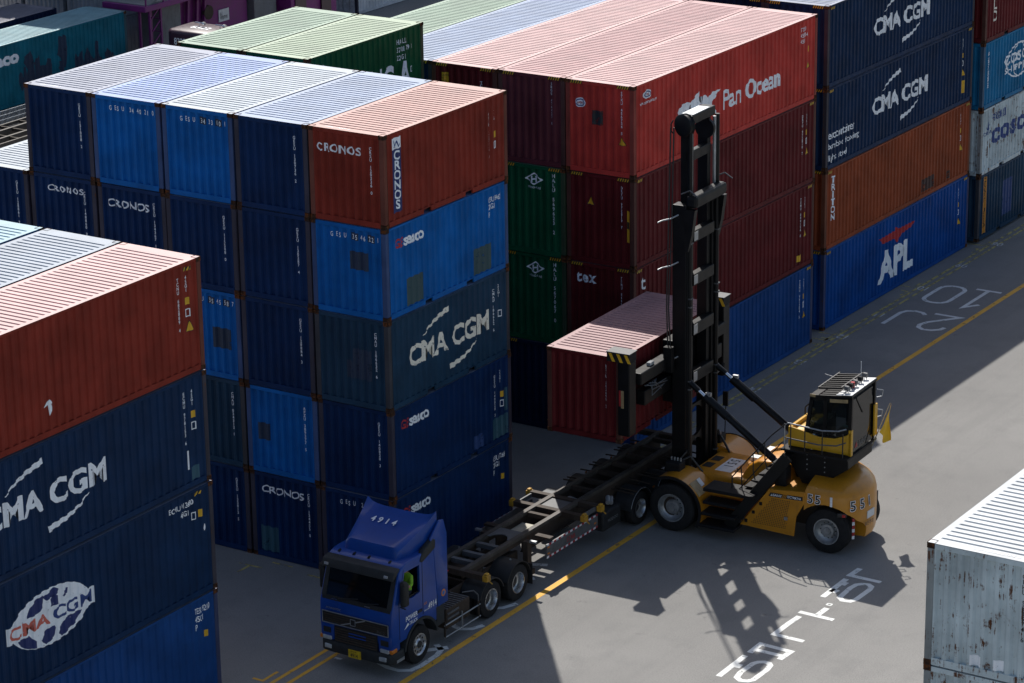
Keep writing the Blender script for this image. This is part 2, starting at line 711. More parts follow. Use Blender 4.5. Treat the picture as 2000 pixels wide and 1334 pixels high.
def hazard(c, wall, u0, v0, w, h, n=5):
    """yellow and black stripes at the top corners of high boxes"""
    P(c, wall, [rect(u0, v0, u0 + w, v0 + h)], 'ink_black', 'warning_stripe', 0.003)
    q = w / n
    P(c, wall, [[(u0 + q * (i + 0.1), v0), (u0 + q * (i + 0.5), v0), (u0 + q * (i + 0.9), v0 + h), (u0 + q * (i + 0.5), v0 + h)] for i in range(n)], 'ink_yellow', 'warning_stripe', 0.006)

def tall_stripes(c, end=True, side=True):
    H = c.H
    # laid on flat steel straps fixed over the rail
    for (x0, x1) in ((-1.04, -0.62), (0.62, 1.04)):
        if end:
            mb = MB().box(x0, x1, -0.004, 0.006, H - 0.115, H - 0.02)
            o = part(mb, 'warning_strap', MATS['ink_black'], c.root)
            q = (x1 - x0) / 5
            mb = MB()
            for i in range(5):
                a = x0 + q * (i + 0.08)
                mb.prism([(a, H - 0.115), (a + q * 0.42, H - 0.115), (a + q * 0.9, H - 0.02), (a + q * 0.48, H - 0.02)], 1, -0.008, -0.0035)
            part(mb, 'warning_stripe', MATS['ink_yellow'], c.root)
    if side:
        for y0 in (0.2, c.L - 0.5):
            mb = MB().box(1.212, 1.218, y0, y0 + 0.3, H - 0.16, H - 0.075)
            part(mb, 'warning_strap', MATS['ink_black'], c.root)
            mb = MB()
            q = 0.3 / 3
            for i in range(3):
                a = y0 + q * (i + 0.08)
                mb.prism([(a, H - 0.16), (a + q * 0.42, H - 0.16), (a + q * 0.9, H - 0.075), (a + q * 0.48, H - 0.075)], 0, 1.2175, 1.221)
            part(mb, 'warning_stripe', MATS['ink_yellow'], c.root)

def triangle(c, wall, u, v, s):
    P(c, wall, [[(u - s * 0.62, v - s * 0.06), (u + s * 0.62, v - s * 0.06), (u, v + s * 1.12)]], 'ink_black', 'warning_triangle', 0.003)
    P(c, wall, [[(u - s * 0.5, v), (u + s * 0.5, v), (u, v + s)]], 'ink_yellow', 'warning_triangle', 0.006)

def data_block(c, y, serial, code='45G1', top=None, tri=True, mat='white_ink'):
    """the serial, size code and stickers by the far end of a long side"""
    H = c.H
    t = top or H - 0.42
    V(c, 'side', serial, y, t + 0.02, 0.128, mat)
    V(c, 'side', code, y + 0.31, t + 0.02, 0.128, mat)
    P(c, 'side', [rect(y + 0.25, t - 0.70, y + 0.38, t - 0.52)], 'ink_yellow', 'sticker')
    P(c, 'side', stroke([(y + 0.26, t - 1.0), (y + 0.38, t - 1.0), (y + 0.38, t - 0.82), (y + 0.26, t - 0.82)], 0.025, True), mat, 'approval_mark')
    if tri:
        triangle(c, 'side', y + 0.36, t - 1.38, 0.24)

def small_roof_mark(c, body):
    T(c, 'roof', body, -0.75, 0.13, 0.12, 'white_ink', 0.01, 1.0, name='roof_number')

def cma_cgm(c, u, v, w, h, mat='white_ink'):
    """two words with a swoosh above left and one below right"""
    TF(c, 'side', 'CMA CGM', u, v, u + w, v + h, mat, 0.032, 0.0, 1.0)
    def swoosh(pts, w0, w1):
        q = []
        n = len(pts) - 1
        for i in range(n):
            a, b = Vector(pts[i]), Vector(pts[i + 1])
            d = (b - a).normalized()
            nn = Vector((-d.y, d.x))
            wa = w0 + (w1 - w0) * i / n
            wb = w0 + (w1 - w0) * (i + 1) / n
            q.append([tuple(a - nn * wa / 2), tuple(b - nn * wb / 2), tuple(b + nn * wb / 2), tuple(a + nn * wa / 2)])
        return q
    P(c, 'side', swoosh([(u + 0.18 * w, v + 1.2 * h), (u + 0.25 * w, v + 1.5 * h), (u + 0.35 * w, v + 1.75 * h), (u + 0.49 * w, v + 1.95 * h)], 0.03 * h, 0.26 * h), mat, 'swoosh')
    P(c, 'side', swoosh([(u + 0.84 * w, v - 0.12 * h), (u + 0.77 * w, v - 0.45 * h), (u + 0.66 * w, v - 0.7 * h), (u + 0.50 * w, v - 0.85 * h)], 0.03 * h, 0.26 * h), mat, 'swoosh')

def ge_seaco(c):
    TF(c, 'side', 'GE', 0.50, 1.93, 0.88, 2.20, 'ink_red', 0.03, 0.15)
    TF(c, 'side', 'seaco', 0.90, 1.93, 1.82, 2.17, 'white_ink', 0.03)

def heung(c):
    """diamond mark with an H, on a front wall"""
    P(c, 'end', stroke([(-0.22, 2.44), (0.07, 2.62), (0.36, 2.44), (0.07, 2.27)], 0.04, True), 'white_ink', 'emblem')
    TF(c, 'end', 'H', -0.02, 2.34, 0.16, 2.54, 'white_ink', 0.05, name='emblem', eps=0.007)
    TF(c, 'end', 'HEUNG-A LINE', -0.16, 2.14, 0.32, 2.21, 'white_ink', 0.0)

def reefer_doors(root, H):
    wm = MATS['reefer_white']
    for sx in (0, 1):
        x0 = -1.05 if sx == 0 else 0.008
        d = link('door', MB().box(x0, x0 + 1.042, 0.0, 0.05, 0.15, H - 0.1).mesh('door', bevel=0.012, seg=1), wm, root)
        for k in (0.3, 0.72):
            xx = x0 + 1.042 * k
            mb = MB().cyl((xx, -0.03, 0.12), (xx, -0.03, H - 0.1), 0.017, n=8)
            for zz in (0.3, 1.0, 1.8, H - 0.3):
                mb.box(xx - 0.04, xx + 0.04, -0.02, 0.004, zz, zz + 0.06)
            mb.box(xx - 0.02, xx + 0.26, -0.055, -0.04, 1.05, 1.09)
            part(mb, 'lock_rod', MATS['zinc'], d)
    part(MB().box(-0.85, -0.6, -0.006, 0.0, H - 0.55, H - 0.32), 'sticker', MATS['ink_yellow'], root)
# ------------------------------------------------------------------ palette
C = dict(navy=(0.0030, 0.024, 0.088), blue=(0.002, 0.110, 0.370), slate=(0.014, 0.045, 0.085), cmablue=(0.006, 0.026, 0.074),
         oxide=(0.230, 0.030, 0.018), maroon=(0.110, 0.013, 0.015), red=(0.50, 0.052, 0.040), plum=(0.120, 0.030, 0.038),
         green=(0.008, 0.085, 0.032), dgreen=(0.006, 0.092, 0.040), brown=(0.27, 0.058, 0.022), aplblue=(0.003, 0.060, 0.250),
         teal=(0.008, 0.135, 0.190), coscoblue=(0.010, 0.150, 0.310), grey=(0.50, 0.57, 0.58), midnight=(0.005, 0.014, 0.045),
         black=(0.012, 0.013, 0.016), reefer=(0.60, 0.60, 0.60), hull=(0.010, 0.058, 0.205))
RF = dict(navy=(0.200, 0.224, 0.304), blue=(0.168, 0.256, 0.480), bluewhite=(0.320, 0.368, 0.416), slateblue=(0.200, 0.264, 0.392), oxide=(0.400, 0.200, 0.164), pink=(0.416, 0.216, 0.208), red=(0.336, 0.152, 0.144), blush=(0.480, 0.280, 0.264), green=(0.168, 0.264, 0.176), palegreen=(0.240, 0.320, 0.200), grey=(0.496, 0.520, 0.528), skyblue=(0.224, 0.368, 0.432), teal=(0.216, 0.368, 0.400), greyblue=(0.232, 0.276, 0.336), dark=(0.068, 0.068, 0.096), maroon=(0.352, 0.208, 0.208))  # faded, dusty paint tones, lightened by a backlit sheen put into the colour
for k, v in C.items():
    rst = dict(grey=0.75, navy=0.12, blue=0.10, slate=0.22, reefer=0.3, teal=0.3).get(k, 0.10)
    paint('paint_' + k, v, rust=rst)
    paint('frame_' + k, tuple(x * 0.45 + y for x, y in zip(v, (0.050, 0.036, 0.026))), rust=max(0.45, rst), streak=0.5)
for k, v in RF.items():
    roofpaint('roof_' + k, v)
paint('paint_graffiti', C['teal'], rust=1.05, rustcol=(0.006, 0.022, 0.045), streak=0.5)
paint('casting', (0.060, 0.030, 0.018), rust=0.9, rustcol=(0.16, 0.055, 0.02), rough=0.7)
plain('under', (0.02, 0.018, 0.016), 0.9)
plain('reefer_white', (0.55, 0.56, 0.56), 0.5, grime=0.5)
plain('zinc', (0.42, 0.43, 0.44), 0.4, 0.8)
worn('white_ink', (0.90, 0.92, 0.94), 0.10, 9.0)
worn('cream_ink', (0.90, 0.84, 0.70), 0.16, 7.0)
worn('blue_ink', (0.010, 0.045, 0.20), 0.12, 9.0)
worn('ink_red', (0.42, 0.014, 0.018), 0.10, 9.0)
worn('faded_red', (0.62, 0.13, 0.09), 0.15, 9.0)
worn('ink_yellow', (0.70, 0.40, 0.015), 0.05, 12.0)
worn('ink_orange', (0.55, 0.22, 0.02), 0.12, 9.0)
worn('ink_black', (0.012, 0.012, 0.013), 0.05, 12.0)
worn('dark_ink', (0.02, 0.025, 0.03), 0.25, 8.0)
worn('panel_blue', (0.006, 0.022, 0.13), 0.06, 8.0)
worn('patch_teal', (0.018, 0.085, 0.125), 0.14, 3.0)
worn('patch_dark', (0.006, 0.024, 0.062), 0.12, 3.0)
worn('patch_navy', (0.008, 0.045, 0.17), 0.14, 3.0)
worn('patch_green', (0.030, 0.075, 0.085), 0.12, 3.0)

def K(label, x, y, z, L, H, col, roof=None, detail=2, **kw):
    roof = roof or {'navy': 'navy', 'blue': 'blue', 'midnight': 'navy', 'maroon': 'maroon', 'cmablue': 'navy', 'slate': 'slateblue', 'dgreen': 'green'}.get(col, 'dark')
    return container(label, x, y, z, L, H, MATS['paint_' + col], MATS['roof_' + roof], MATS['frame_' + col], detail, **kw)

# ------------------------------------------------------------------ ground and paint on it
gm = MB().add([(-300, -300, 0), (300, -300, 0), (300, 400, 0), (-300, 400, 0)], [(0, 1, 2, 3)])
ground = link('ground', gm.mesh('ground', fix=False), asphalt())
ground['kind'] = 'structure'
ground['label'] = 'worn grey asphalt of the container yard'
worn('road_yellow', (0.72, 0.38, 0.04), 0.17, 4.0, 0.75, rnd=False)
worn('faint_yellow', (0.46, 0.38, 0.12), 0.36, 2.6, 0.8, rnd=False)
worn('road_white', (0.66, 0.67, 0.65), 0.17, 5.0, 0.75, rnd=False)
worn('faint_white', (0.60, 0.61, 0.61), 0.27, 4.0, 0.8, rnd=False)

def ground_polys(name, polys, mat, z=0.004):
    bm = poly_bm(polys)
    for v in bm.verts:
        v.co.z = z
    for f in bm.faces:
        f.normal_update()
        if f.normal.z < 0:
            f.normal_flip()
    me = bpy.data.meshes.new(name)
    bm.to_mesh(me)
    bm.free()
    return link(name, me, MATS[mat], ground)

ground_polys('lane_line', stroke([(3.72, -60), (3.70, 8), (3.66, 22), (3.72, 80)], 0.19), 'road_yellow')
ground_polys('lane_line', stroke([(0.80, -60), (0.80, -4.2)], 0.12), 'road_yellow')
ground_polys('lane_line', stroke([(1.18, -60), (1.18, -4.2)], 0.12), 'road_yellow')
ground_polys('bay_line', stroke([(0.46, 12.5), (0.46, 70)], 0.11), 'faint_yellow')
ground_polys('bay_line', stroke([(0.72, 12.5), (0.72, 70)], 0.09), 'faint_yellow')
for y in (13.0, 25.75, 26.45, 32.9, 39.2):
    ground_polys('corner_mark', stroke([(-0.3, y), (0.3, y), (0.3, y + 0.65)], 0.08), 'faint_yellow')
    ground_polys('corner_mark', stroke([(0.05, y - 0.5), (0.3, y - 0.5), (0.3, y - 1.1)], 0.08), 'faint_yellow')
ground_polys('corner_mark', stroke([(0.2, -6.75), (0.52, -6.75), (0.52, -6.1)], 0.09), 'road_yellow')
ground_polys('corner_mark', stroke([(-4.9, -0.72), (-4.1, -0.72)], 0.08), 'faint_yellow')
ground_polys('corner_mark', stroke([(-4.52, -1.3), (-4.52, -0.72)], 0.08), 'faint_yellow')
ground_polys('corner_mark', stroke([(-2.7, -0.45), (-2.2, -0.45), (-2.2, -0.1)], 0.08), 'faint_yellow')
ground_polys('corner_mark', stroke([(-4.1, -0.22), (-3.4, -0.22)], 0.08), 'faint_yellow')

def ground_text(body, x, y, size, mat, rz=math.pi, bold=0.01, xs=1.0, name='painted_number', z=0.004):
    bm = text_bm(body, size, bold, xs)
    mt = Matrix.Translation((x, y, z)) @ Matrix.Rotation(rz, 4, 'Z')
    bmesh.ops.transform(bm, matrix=mt, verts=bm.verts)
    me = bpy.data.meshes.new(name)
    bm.to_mesh(me)
    bm.free()
    return link(name, me, MATS[mat], ground)

for i, (b, y) in enumerate((('14', 19.55), ('13', 22.85), ('12', 26.05), ('11', 28.95), ('10', 32.65), ('09', 36.0), ('06', 39.3))):
    ground_text(b, 0.9, y + 0.55, 0.62, 'faint_white', math.pi, 0.0, 0.75, z=0.006)
# the big bay sign 2J / 10 read by drivers coming the other way
def rnd_rect(x0, x1, y0, y1, r):
    pts = []
    for cx, cy, a in ((x1 - r, y1 - r, 0), (x0 + r, y1 - r, 90), (x0 + r, y0 + r, 180), (x1 - r, y0 + r, 270)):
        for k in range(5):
            t = R(a + k * 22.5)
            pts.append((cx + r * math.cos(t), cy + r * math.sin(t)))
    return pts
WST = 0.16
ground_polys('painted_number', stroke(rnd_rect(1.16, 2.12, 31.6, 33.8, 0.46), WST, True), 'road_white')
ground_polys('painted_number', stroke([(3.25, 32.15), (2.86, 31.6), (2.86, 33.82)], WST) + stroke([(2.38, 33.88), (3.36, 33.88)], WST), 'road_white')
ground_polys('painted_letter', stroke([(1.2, 28.45), (1.2, 29.95), (1.32, 30.22), (1.6, 30.36), (1.9, 30.3), (2.08, 30.1)], WST), 'road_white')
ground_polys('painted_number', stroke([(3.3, 29.1), (3.24, 28.82), (3.0, 28.6), (2.7, 28.56), (2.46, 28.72), (2.38, 29.0), (2.5, 29.4), (3.3, 30.42), (2.32, 30.42)], WST), 'road_white')
# the same kind of sign under the lorry, mostly hidden by it
ground_polys('painted_number', stroke([(2.35, -4.0), (2.5, -4.3), (2.85, -4.42), (3.2, -4.42), (3.45, -4.25), (3.52, -3.9), (3.5, -3.1), (3.4, -2.75), (3.1, -2.55)], WST), 'road_white')
ground_polys('painted_number', stroke([(3.0, -3.1), (3.48, -2.55)], 0.2), 'road_white')
ground_polys('painted_number', stroke([(2.6, -1.0), (2.8, -1.3), (3.1, -1.38), (3.35, -1.22), (3.5, -0.85)], WST), 'road_white')
ground_polys('painted_number', stroke([(3.1, 0.25), (3.3, 0.4), (3.48, 0.85)], WST), 'road_white')
ground_polys('painted_number', stroke([(2.6, 2.2), (2.95, 2.6)], 0.18), 'road_white')
ground_polys('painted_number', stroke([(2.3, 3.4), (2.75, 3.6)], 0.18), 'road_white')
ground_polys('painted_number', stroke([(1.28, -4.62), (1.5, -4.62)], 0.1), 'road_white')
KOR = [[(10.5, -0.47), (10.48, 1.02)], [(10.51, 0.35), (10.72, 0.36)],
       [(10.49, 1.24), (10.48, 1.89), (11.39, 1.85), (11.36, 1.26)], [(10.50, 1.49), (11.36, 1.49)],
       [(10.52, 4.03), (10.49, 3.45), (10.49, 2.62), (11.38, 2.61)], [(10.37, 4.3), (11.42, 4.28)], [(10.9, 4.33), (10.91, 4.9)],
       [(10.46, 5.53), (10.45, 7.0)], [(10.41, 6.67), (10.64, 6.66)], [(10.42, 6.09), (10.66, 6.05)], [(10.45, 7.87), (10.42, 7.28), (11.38, 7.27)]]
for k, s in enumerate(KOR):
    wd = 0.24 if k in (1, 8, 9) else 0.17
    ground_polys('painted_letter', stroke(s, wd), 'road_white', 0.004 if k % 2 else 0.005)
for ring in ([(10.93, -0.28), (11.1, -0.4), (11.28, -0.34), (11.37, -0.2), (11.38, 0.53), (11.33, 0.81), (11.24, 0.91), (11.1, 0.92), (10.96, 0.83), (10.89, 0.68), (10.87, 0.04)],
             [(10.87, 5.74), (11.03, 5.59), (11.24, 5.63), (11.32, 5.83), (11.34, 6.64), (11.29, 6.86), (11.16, 6.95), (10.98, 6.9), (10.87, 6.77), (10.83, 6.49)]):
    ground_polys('painted_letter', stroke(ring, 0.16, True), 'road_white')
ground_polys('survey_mark', stroke(rnd_rect(10.79, 10.91, 5.1, 5.22, 0.02), 0.05, True), 'road_white')

ORD = ('bottom', 'second', 'third', 'fourth', 'fifth')
COLN = ('first', 'second', 'third', 'fourth', 'fifth', 'sixth')
# ------------------------------------------------------------------ stack A: the 20 ft boxes by the lorry
PX = 2.53
gA = 'twenty-foot containers of the middle stack'
def A(col, tier, label, c, roof=None, detail=2):
    return K(label, -PX * col + 0.01, 0.0, tier * HS, L20, HS, c, roof, detail, group=gA, wide=1.018)

def gesu_row(c, body, mat='white_ink'):
    H = c.H
    p = 2.12 / 8
    for j, pair in enumerate(body.split('|')):
        for q in (0, 1):
            if pair[q] == ' ':
                continue
            u = -1.06 + (2 + j) * p + q * p / 2
            if c.boxed and (j + q) % 2 and j > 1:
                P(c, 'end', [rect(u - 0.055, H - 0.43, u + 0.055, H - 0.22)], 'patch_dark', 'number_box', 0.003)
            T(c, 'end', pair[q], u, H - 0.40, 0.19, mat, 0.012, 0.66, 0.0, 'CENTER', name='serial_number', eps=0.006)

c = A(0, 4, 'rust-red container topping the middle stack, blue lettered strip on its corner', 'oxide', 'oxide')
TF(c, 'end', 'CRONOS', -0.98, 1.93, 0.45, 2.16, 'white_ink', 0.02, 0, 1.08)
V(c, 'end', 'CRSU 120336 0', 0.79, 2.22, 0.122)
P(c, 'side', [rect(0.41, 0.36, 0.86, 2.10)], 'panel_blue', 'blue_strip')
P(c, 'side', [rect(0.41, 2.105, 0.86, 2.42)], 'white_ink', 'emblem_panel')
P(c, 'side', stroke([(0.48, 2.16), (0.54, 2.32), (0.58, 2.18), (0.65, 2.3), (0.70, 2.16), (0.79, 2.26)], 0.03), 'blue_ink', 'emblem', 0.008)
V(c, 'side', 'CRONOS', 0.64, 2.02, 0.34, bold=0.03, lead=0.80, xs=0.95, eps=0.008)
wt = 2.1
V(c, 'side', 'CRSU 120336 0', 5.13, 2.12, 0.122)
V(c, 'side', '22G1', 5.41, 2.14, 0.122)
P(c, 'side', [rect(5.36, 1.36, 5.50, 1.54)], 'ink_yellow', 'sticker')
P(c, 'side', stroke([(5.37, 1.06), (5.49, 1.06), (5.49, 1.24), (5.37, 1.24)], 0.025, True), 'white_ink', 'approval_mark')
small_roof_mark(c, 'CRSU 120336 0')
c = A(1, 4, 'dark blue container on top of the middle stack next to the rust-red one', 'navy', 'slateblue')
V(c, 'end', 'GESU 130736 2', 0.79, 2.22, 0.122)
c = A(2, 4, 'bright blue container in the middle of the top row with boxed pale digits', 'blue', 'bluewhite')
c.boxed = True
gesu_row(c, 'GE|SU| 3|43|31|01')
c = A(3, 4, 'bright blue top-row container second from the left end, white digits along its top', 'blue', 'blue')
c.boxed = False
gesu_row(c, 'GE|SU| 3|44|02|10')
c = A(4, 4, 'dark blue container at the left end of the top row', 'navy', 'navy')
V(c, 'end', 'GESU 131808 2', 0.79, 2.22, 0.122)
small_roof_mark(c, 'GESU 131808 2')

c = A(0, 3, 'bright blue container under the rust-red one, two dull repair patches on its side', 'blue')
c.boxed = True
gesu_row(c, 'GE|SU| 3|54|62|21')
P(c, 'end', [rect(0.04, 1.34, 0.61, 1.85)], 'patch_dark', 'repair_patch')
ge_seaco(c)
P(c, 'side', [rect(0.95, 0.2, 1.75, 0.98)], 'patch_green', 'repair_patch')
P(c, 'side', [rect(4.25, 0.2, 5.2, 0.95)], 'patch_green', 'repair_patch')
TF(c, 'side', 'GESU 384627', 5.06, 2.12, 5.72, 2.27, 'white_ink', 0.01)
TF(c, 'side', '22G1', 5.06, 1.92, 5.36, 2.07, 'white_ink', 0.01)
TF(c, 'side', 'P', 5.06, 1.70, 5.14, 1.85, 'white_ink', 0.01)
c = A(1, 3, 'dark blue container left of the bright blue one with seaco lettering, second row down', 'navy')
V(c, 'end', 'GESU 130287 4', 0.79, 2.22, 0.122)
c = A(2, 3, 'dark blue container with a plain serial number below the boxed-digit bright blue one', 'navy')
V(c, 'end', 'GESU 115508 0', 0.79, 2.22, 0.122)
c = A(3, 3, 'dark blue container lettered in white capitals, lower-right of the two lettered ones in row two', 'navy')
TF(c, 'end', 'CRONOS', -0.88, 1.93, 0.60, 2.16, 'white_ink', 0.02, 0, 1.08)
V(c, 'end', 'CRSU 134367 1', 0.79, 2.22, 0.122)
c = A(4, 3, 'dark blue lettered container under the left end of the top row', 'navy')
TF(c, 'end', 'CRONOS', -0.56, 2.10, 0.71, 2.28, 'white_ink', 0.02, 0, 1.05)
V(c, 'end', 'CRSU 148860 0', 0.79, 2.22, 0.122)
c = A(5, 3, 'dark blue container with a sunlit roof sticking out lower at the far left', 'navy', 'bluewhite')
V(c, 'end', 'GESU 128861 7', 0.79, 2.22, 0.122)

c = A(0, 2, 'slate-blue container with big cream CMA CGM letters, third down in the middle stack', 'slate')
V(c, 'end', 'CMAU 106632 6', 0.79, 2.22, 0.122)
P(c, 'end', [[(0.02, 0.8), (0.61, 0.8), (0.61, 1.67), (0.02, 1.67)]], 'patch_dark', 'repair_patch')
P(c, 'end', [rect(-0.2, 0.8, 0.015, 1.3)], 'patch_dark', 'repair_patch')
cma_cgm(c, 0.98, 1.0, 4.02, 0.62, 'cream_ink')
V(c, 'side', 'CMAU 106632 6', 5.25, 2.12, 0.118)
V(c, 'side', '22G1', 5.52, 2.2, 0.118)
P(c, 'side', stroke([(5.5, 1.25), (5.62, 1.25), (5.62, 1.43), (5.5, 1.43)], 0.025, True), 'white_ink', 'approval_mark')
c = A(1, 2, 'dark blue container left of the one with cream letters', 'navy')
V(c, 'end', 'GESU 128884 3', 0.79, 2.22, 0.122)
c = A(2, 2, 'bright blue container half hidden by the corner of the front-left stack', 'blue')
c.boxed = True
gesu_row(c, 'GE|SU| 3|54|55|87')
P(c, 'end', [rect(0.2, 0.9, 0.85, 1.5)], 'patch_dark', 'repair_patch')
c = A(0, 1, 'dark blue container below the one with cream letters, red and white name on its side', 'navy')
V(c, 'end', 'GESU 140828 3', 0.79, 2.22, 0.122)
ge_seaco(c)
P(c, 'side', [rect(5.05, 0.2, 5.85, 0.82)], 'patch_teal', 'repair_patch')
P(c, 'side', [rect(4.1, 0.2, 4.55, 0.6)], 'patch_navy', 'repair_patch')
P(c, 'side', [rect(5.72, 0.9, 5.84, 1.6)], 'patch_teal', 'repair_patch')
V(c, 'side', 'GESU 140828 3', 5.22, 2.12, 0.118)
V(c, 'side', '22G1', 5.5, 2.2, 0.118)
P(c, 'side', [rect(5.5, 1.38, 5.63, 1.56)], 'ink_yellow', 'sticker')
P(c, 'side', stroke([(5.5, 1.1), (5.62, 1.1), (5.62, 1.28), (5.5, 1.28)], 0.025, True), 'white_ink', 'approval_mark')
c = A(1, 1, 'bright blue container in the second row up from the ground', 'blue')
V(c, 'end', 'APZU 389377 5', 0.79, 2.22, 0.122)
P(c, 'end', [rect(-0.85, 1.0, -0.45, 1.5)], 'patch_dark', 'repair_patch')
c = A(2, 1, 'slate-blue container beside the front-left stack, second row up', 'slate')
V(c, 'end', 'CMAU 034312 1', 0.79, 2.22, 0.122)
c = A(0, 0, 'dark blue container on the ground behind the blue truck cab', 'navy')
c.boxed = False
gesu_row(c, 'GE|SU| 2|81|12|44')
ge_seaco(c)
TF(c, 'side', 'GESU 372684', 5.06, 2.12, 5.72, 2.27, 'white_ink', 0.01)
TF(c, 'side', '22G1', 5.06, 1.92, 5.36, 2.07, 'white_ink', 0.01)
TF(c, 'side', 'P', 5.06, 1.70, 5.14, 1.85, 'white_ink', 0.01)
P(c, 'side', [rect(5.5, 1.45, 5.62, 1.62)], 'ink_yellow', 'sticker')
c = A(1, 0, 'dark blue lettered container on the ground with a teal patch', 'navy')
TF(c, 'end', 'CRONOS', -0.82, 1.98, 0.61, 2.20, 'white_ink', 0.02, 0, 1.08)
V(c, 'end', 'CRSU 134455 0', 0.79, 2.22, 0.122)
P(c, 'end', [rect(-0.95, 0.2, -0.3, 0.95)], 'patch_teal', 'repair_patch')
c = A(2, 0, 'dark blue container on the ground right beside the front-left stack', 'navy')
V(c, 'end', 'GESU 135813 5', 0.79, 2.22, 0.122)
for col in (3, 4, 5):
    for tier in range(3):
        A(col, tier, 'hidden container of the middle stack, %s tier, %s column from the truck' % (ORD[tier], COLN[col]), ('navy', 'blue', 'slate')[(col + tier) % 3], None, 1)

# ------------------------------------------------------------------ stack G: green boxes behind stack A
gG = 'green twenty-foot containers behind the middle stack'
for col in (0, 1):
    for tier in range(5):
        top = tier == 4
        lb = ('green container with white letters on its side behind the middle stack' if col == 0 else 'green container without letters behind the left end of the top row') if top else 'hidden green container, %s tier, %s column behind the middle stack' % (ORD[tier], COLN[col])
        c = K(lb, -7.22 - 2.5 * col, 6.5, tier * HS, L20, HS, 'green', 'palegreen' if col == 0 else 'green', 2 if top else 1, group=gG)
        if top and col == 0:
            TF(c, 'side', 'HEUNG-A', 1.55, 0.66, 5.38, 1.56, 'white_ink', 0.035)
            P(c, 'side', stroke([(0.35, 1.75), (0.82, 2.18), (1.3, 1.75), (0.82, 1.32)], 0.12, True), 'white_ink', 'emblem')
            for i, t in enumerate(('HA  LU', '37  01  79  3', '22  G1')):
                T(c, 'side', t, 4.64, 2.12 - 0.25 * i, 0.22, 'white_ink', 0.015, 0.72, name='serial_number')
            P(c, 'side', stroke([(5.32, 1.16), (5.42, 1.16), (5.42, 1.32), (5.32, 1.32)], 0.025, True), 'white_ink', 'approval_mark')

# ------------------------------------------------------------------ stack B: front left
gB = 'forty-foot containers of the front-left stack'
YB = -7.89 - L40
ZB = [0.03, 2.96, 5.885, 8.81]
c = K('rust-brown container on top of the front-left stack', 0.1, YB, ZB[3], L40, HC, 'oxide', 'blush', group=gB)
data_block(c, 11.32, 'TCNU 682889 4', '45G1', 2.5)
mb = MB()
hazard(c, 'side', 11.55, HC - 0.24, 0.3, 0.09, 3)
P(c, 'side', [[(6.3, 0.74), (6.48, 0.92), (6.62, 0.78), (6.52, 0.79), (6.60, 0.68), (6.46, 0.52), (6.44, 0.78)]], 'white_ink', 'torn_sticker')
small_roof_mark(c, 'TCNU 682889 4')
c = K('grey-blue roofed container in the front-left stack, next to the rust-brown one', 0.1 - PX, YB, ZB[3], L40, HC, 'navy', 'greyblue', group=gB)
c = K('pale cyan roofed container cut by the left picture edge', 0.1 - 2 * PX, YB, ZB[3], L40, HC, 'coscoblue', 'skyblue', group=gB)
c = K('navy container with big white CMA CGM letters under the rust-brown one', 0.1, YB, ZB[2], L40, HC, 'cmablue', None, group=gB)
cma_cgm(c, 4.02, 1.24, 4.30, 0.62)
data_block(c, 11.32, 'ECMU 978153 6', '45G1', 2.5, tri=False)
P(c, 'side', [rect(11.35, 0.5, 11.4, 1.0)], 'white_ink', 'sticker')
P(c, 'side', [rect(11.45, 0.2, 11.75, 0.55)], 'patch_teal', 'repair_patch')
c = K('navy container with the white and red globe emblem in the front-left stack', 0.1, YB, ZB[1], L40, HC, 'cmablue', None, group=gB)
# globe emblem: white oval, blue continents, two words
gu, gv = 6.02, 1.52
oval = ell(gu, gv, 1.38, 0.70, 36)
P(c, 'side', [oval], 'white_ink', 'emblem_globe', 0.003)
blobs = [ell(gu - 0.85, gv - 0.36, 0.36, 0.15, 12, -0.5), ell(gu - 0.1, gv - 0.45, 0.26, 0.17, 11, 0.3), ell(gu + 0.62, gv - 0.36, 0.44, 0.2, 13, 0.5), ell(gu - 0.5, gv + 0.36, 0.36, 0.17, 11, 0.6),
         ell(gu + 0.05, gv + 0.54, 0.28, 0.1, 10, 0.1), ell(gu + 0.15, gv + 0.3, 0.18, 0.12, 9, 0.9), ell(gu + 0.55, gv + 0.4, 0.14, 0.08, 8, 0.3)]
for q in blobs:
    rr = random.Random(len(q))
    P(c, 'side', [[(x + rr.uniform(-0.05, 0.05), y + rr.uniform(-0.04, 0.04)) for x, y in q]], 'panel_blue', 'emblem_continent', 0.006)
P(c, 'side', [rect(gu - 1.54, gv - 0.22, gu + 1.54, gv + 0.21)], 'white_ink', 'emblem_band', 0.009)
TF(c, 'side', 'CMA', gu - 1.46, gv - 0.17, gu - 0.06, gv + 0.16, 'faded_red', 0.025, eps=0.013)
TF(c, 'side', 'CGM', gu + 0.08, gv - 0.17, gu + 1.46, gv + 0.16, 'blue_ink', 0.025, eps=0.013)
TF(c, 'side', 'ECMU 913680', 10.5, 2.5, 11.42, 2.64, 'white_ink', 0.012)
TF(c, 'side', '45G1', 10.9, 2.28, 11.2, 2.42, 'white_ink', 0.012)
P(c, 'side', stroke([(11.36, 2.1), (11.47, 2.1), (11.47, 2.28), (11.36, 2.28)], 0.025, True), 'white_ink', 'approval_mark')
P(c, 'side', [rect(11.62, 2.08, 11.74, 2.28)], 'ink_yellow', 'sticker')
P(c, 'side', [ell(11.82, 1.75, 0.06, 0.1, 8)], 'white_ink', 'sticker')
hazard(c, 'side', 11.45, HC - 0.2, 0.3, 0.08, 3)
c = K('mid-blue container at the foot of the front-left stack', 0.1, YB, ZB[0], L40, HC, 'hull', 'navy', group=gB)
TF(c, 'side', 'TESU 92100', 11.3, 2.46, 11.88, 2.62, 'white_ink', 0.012)
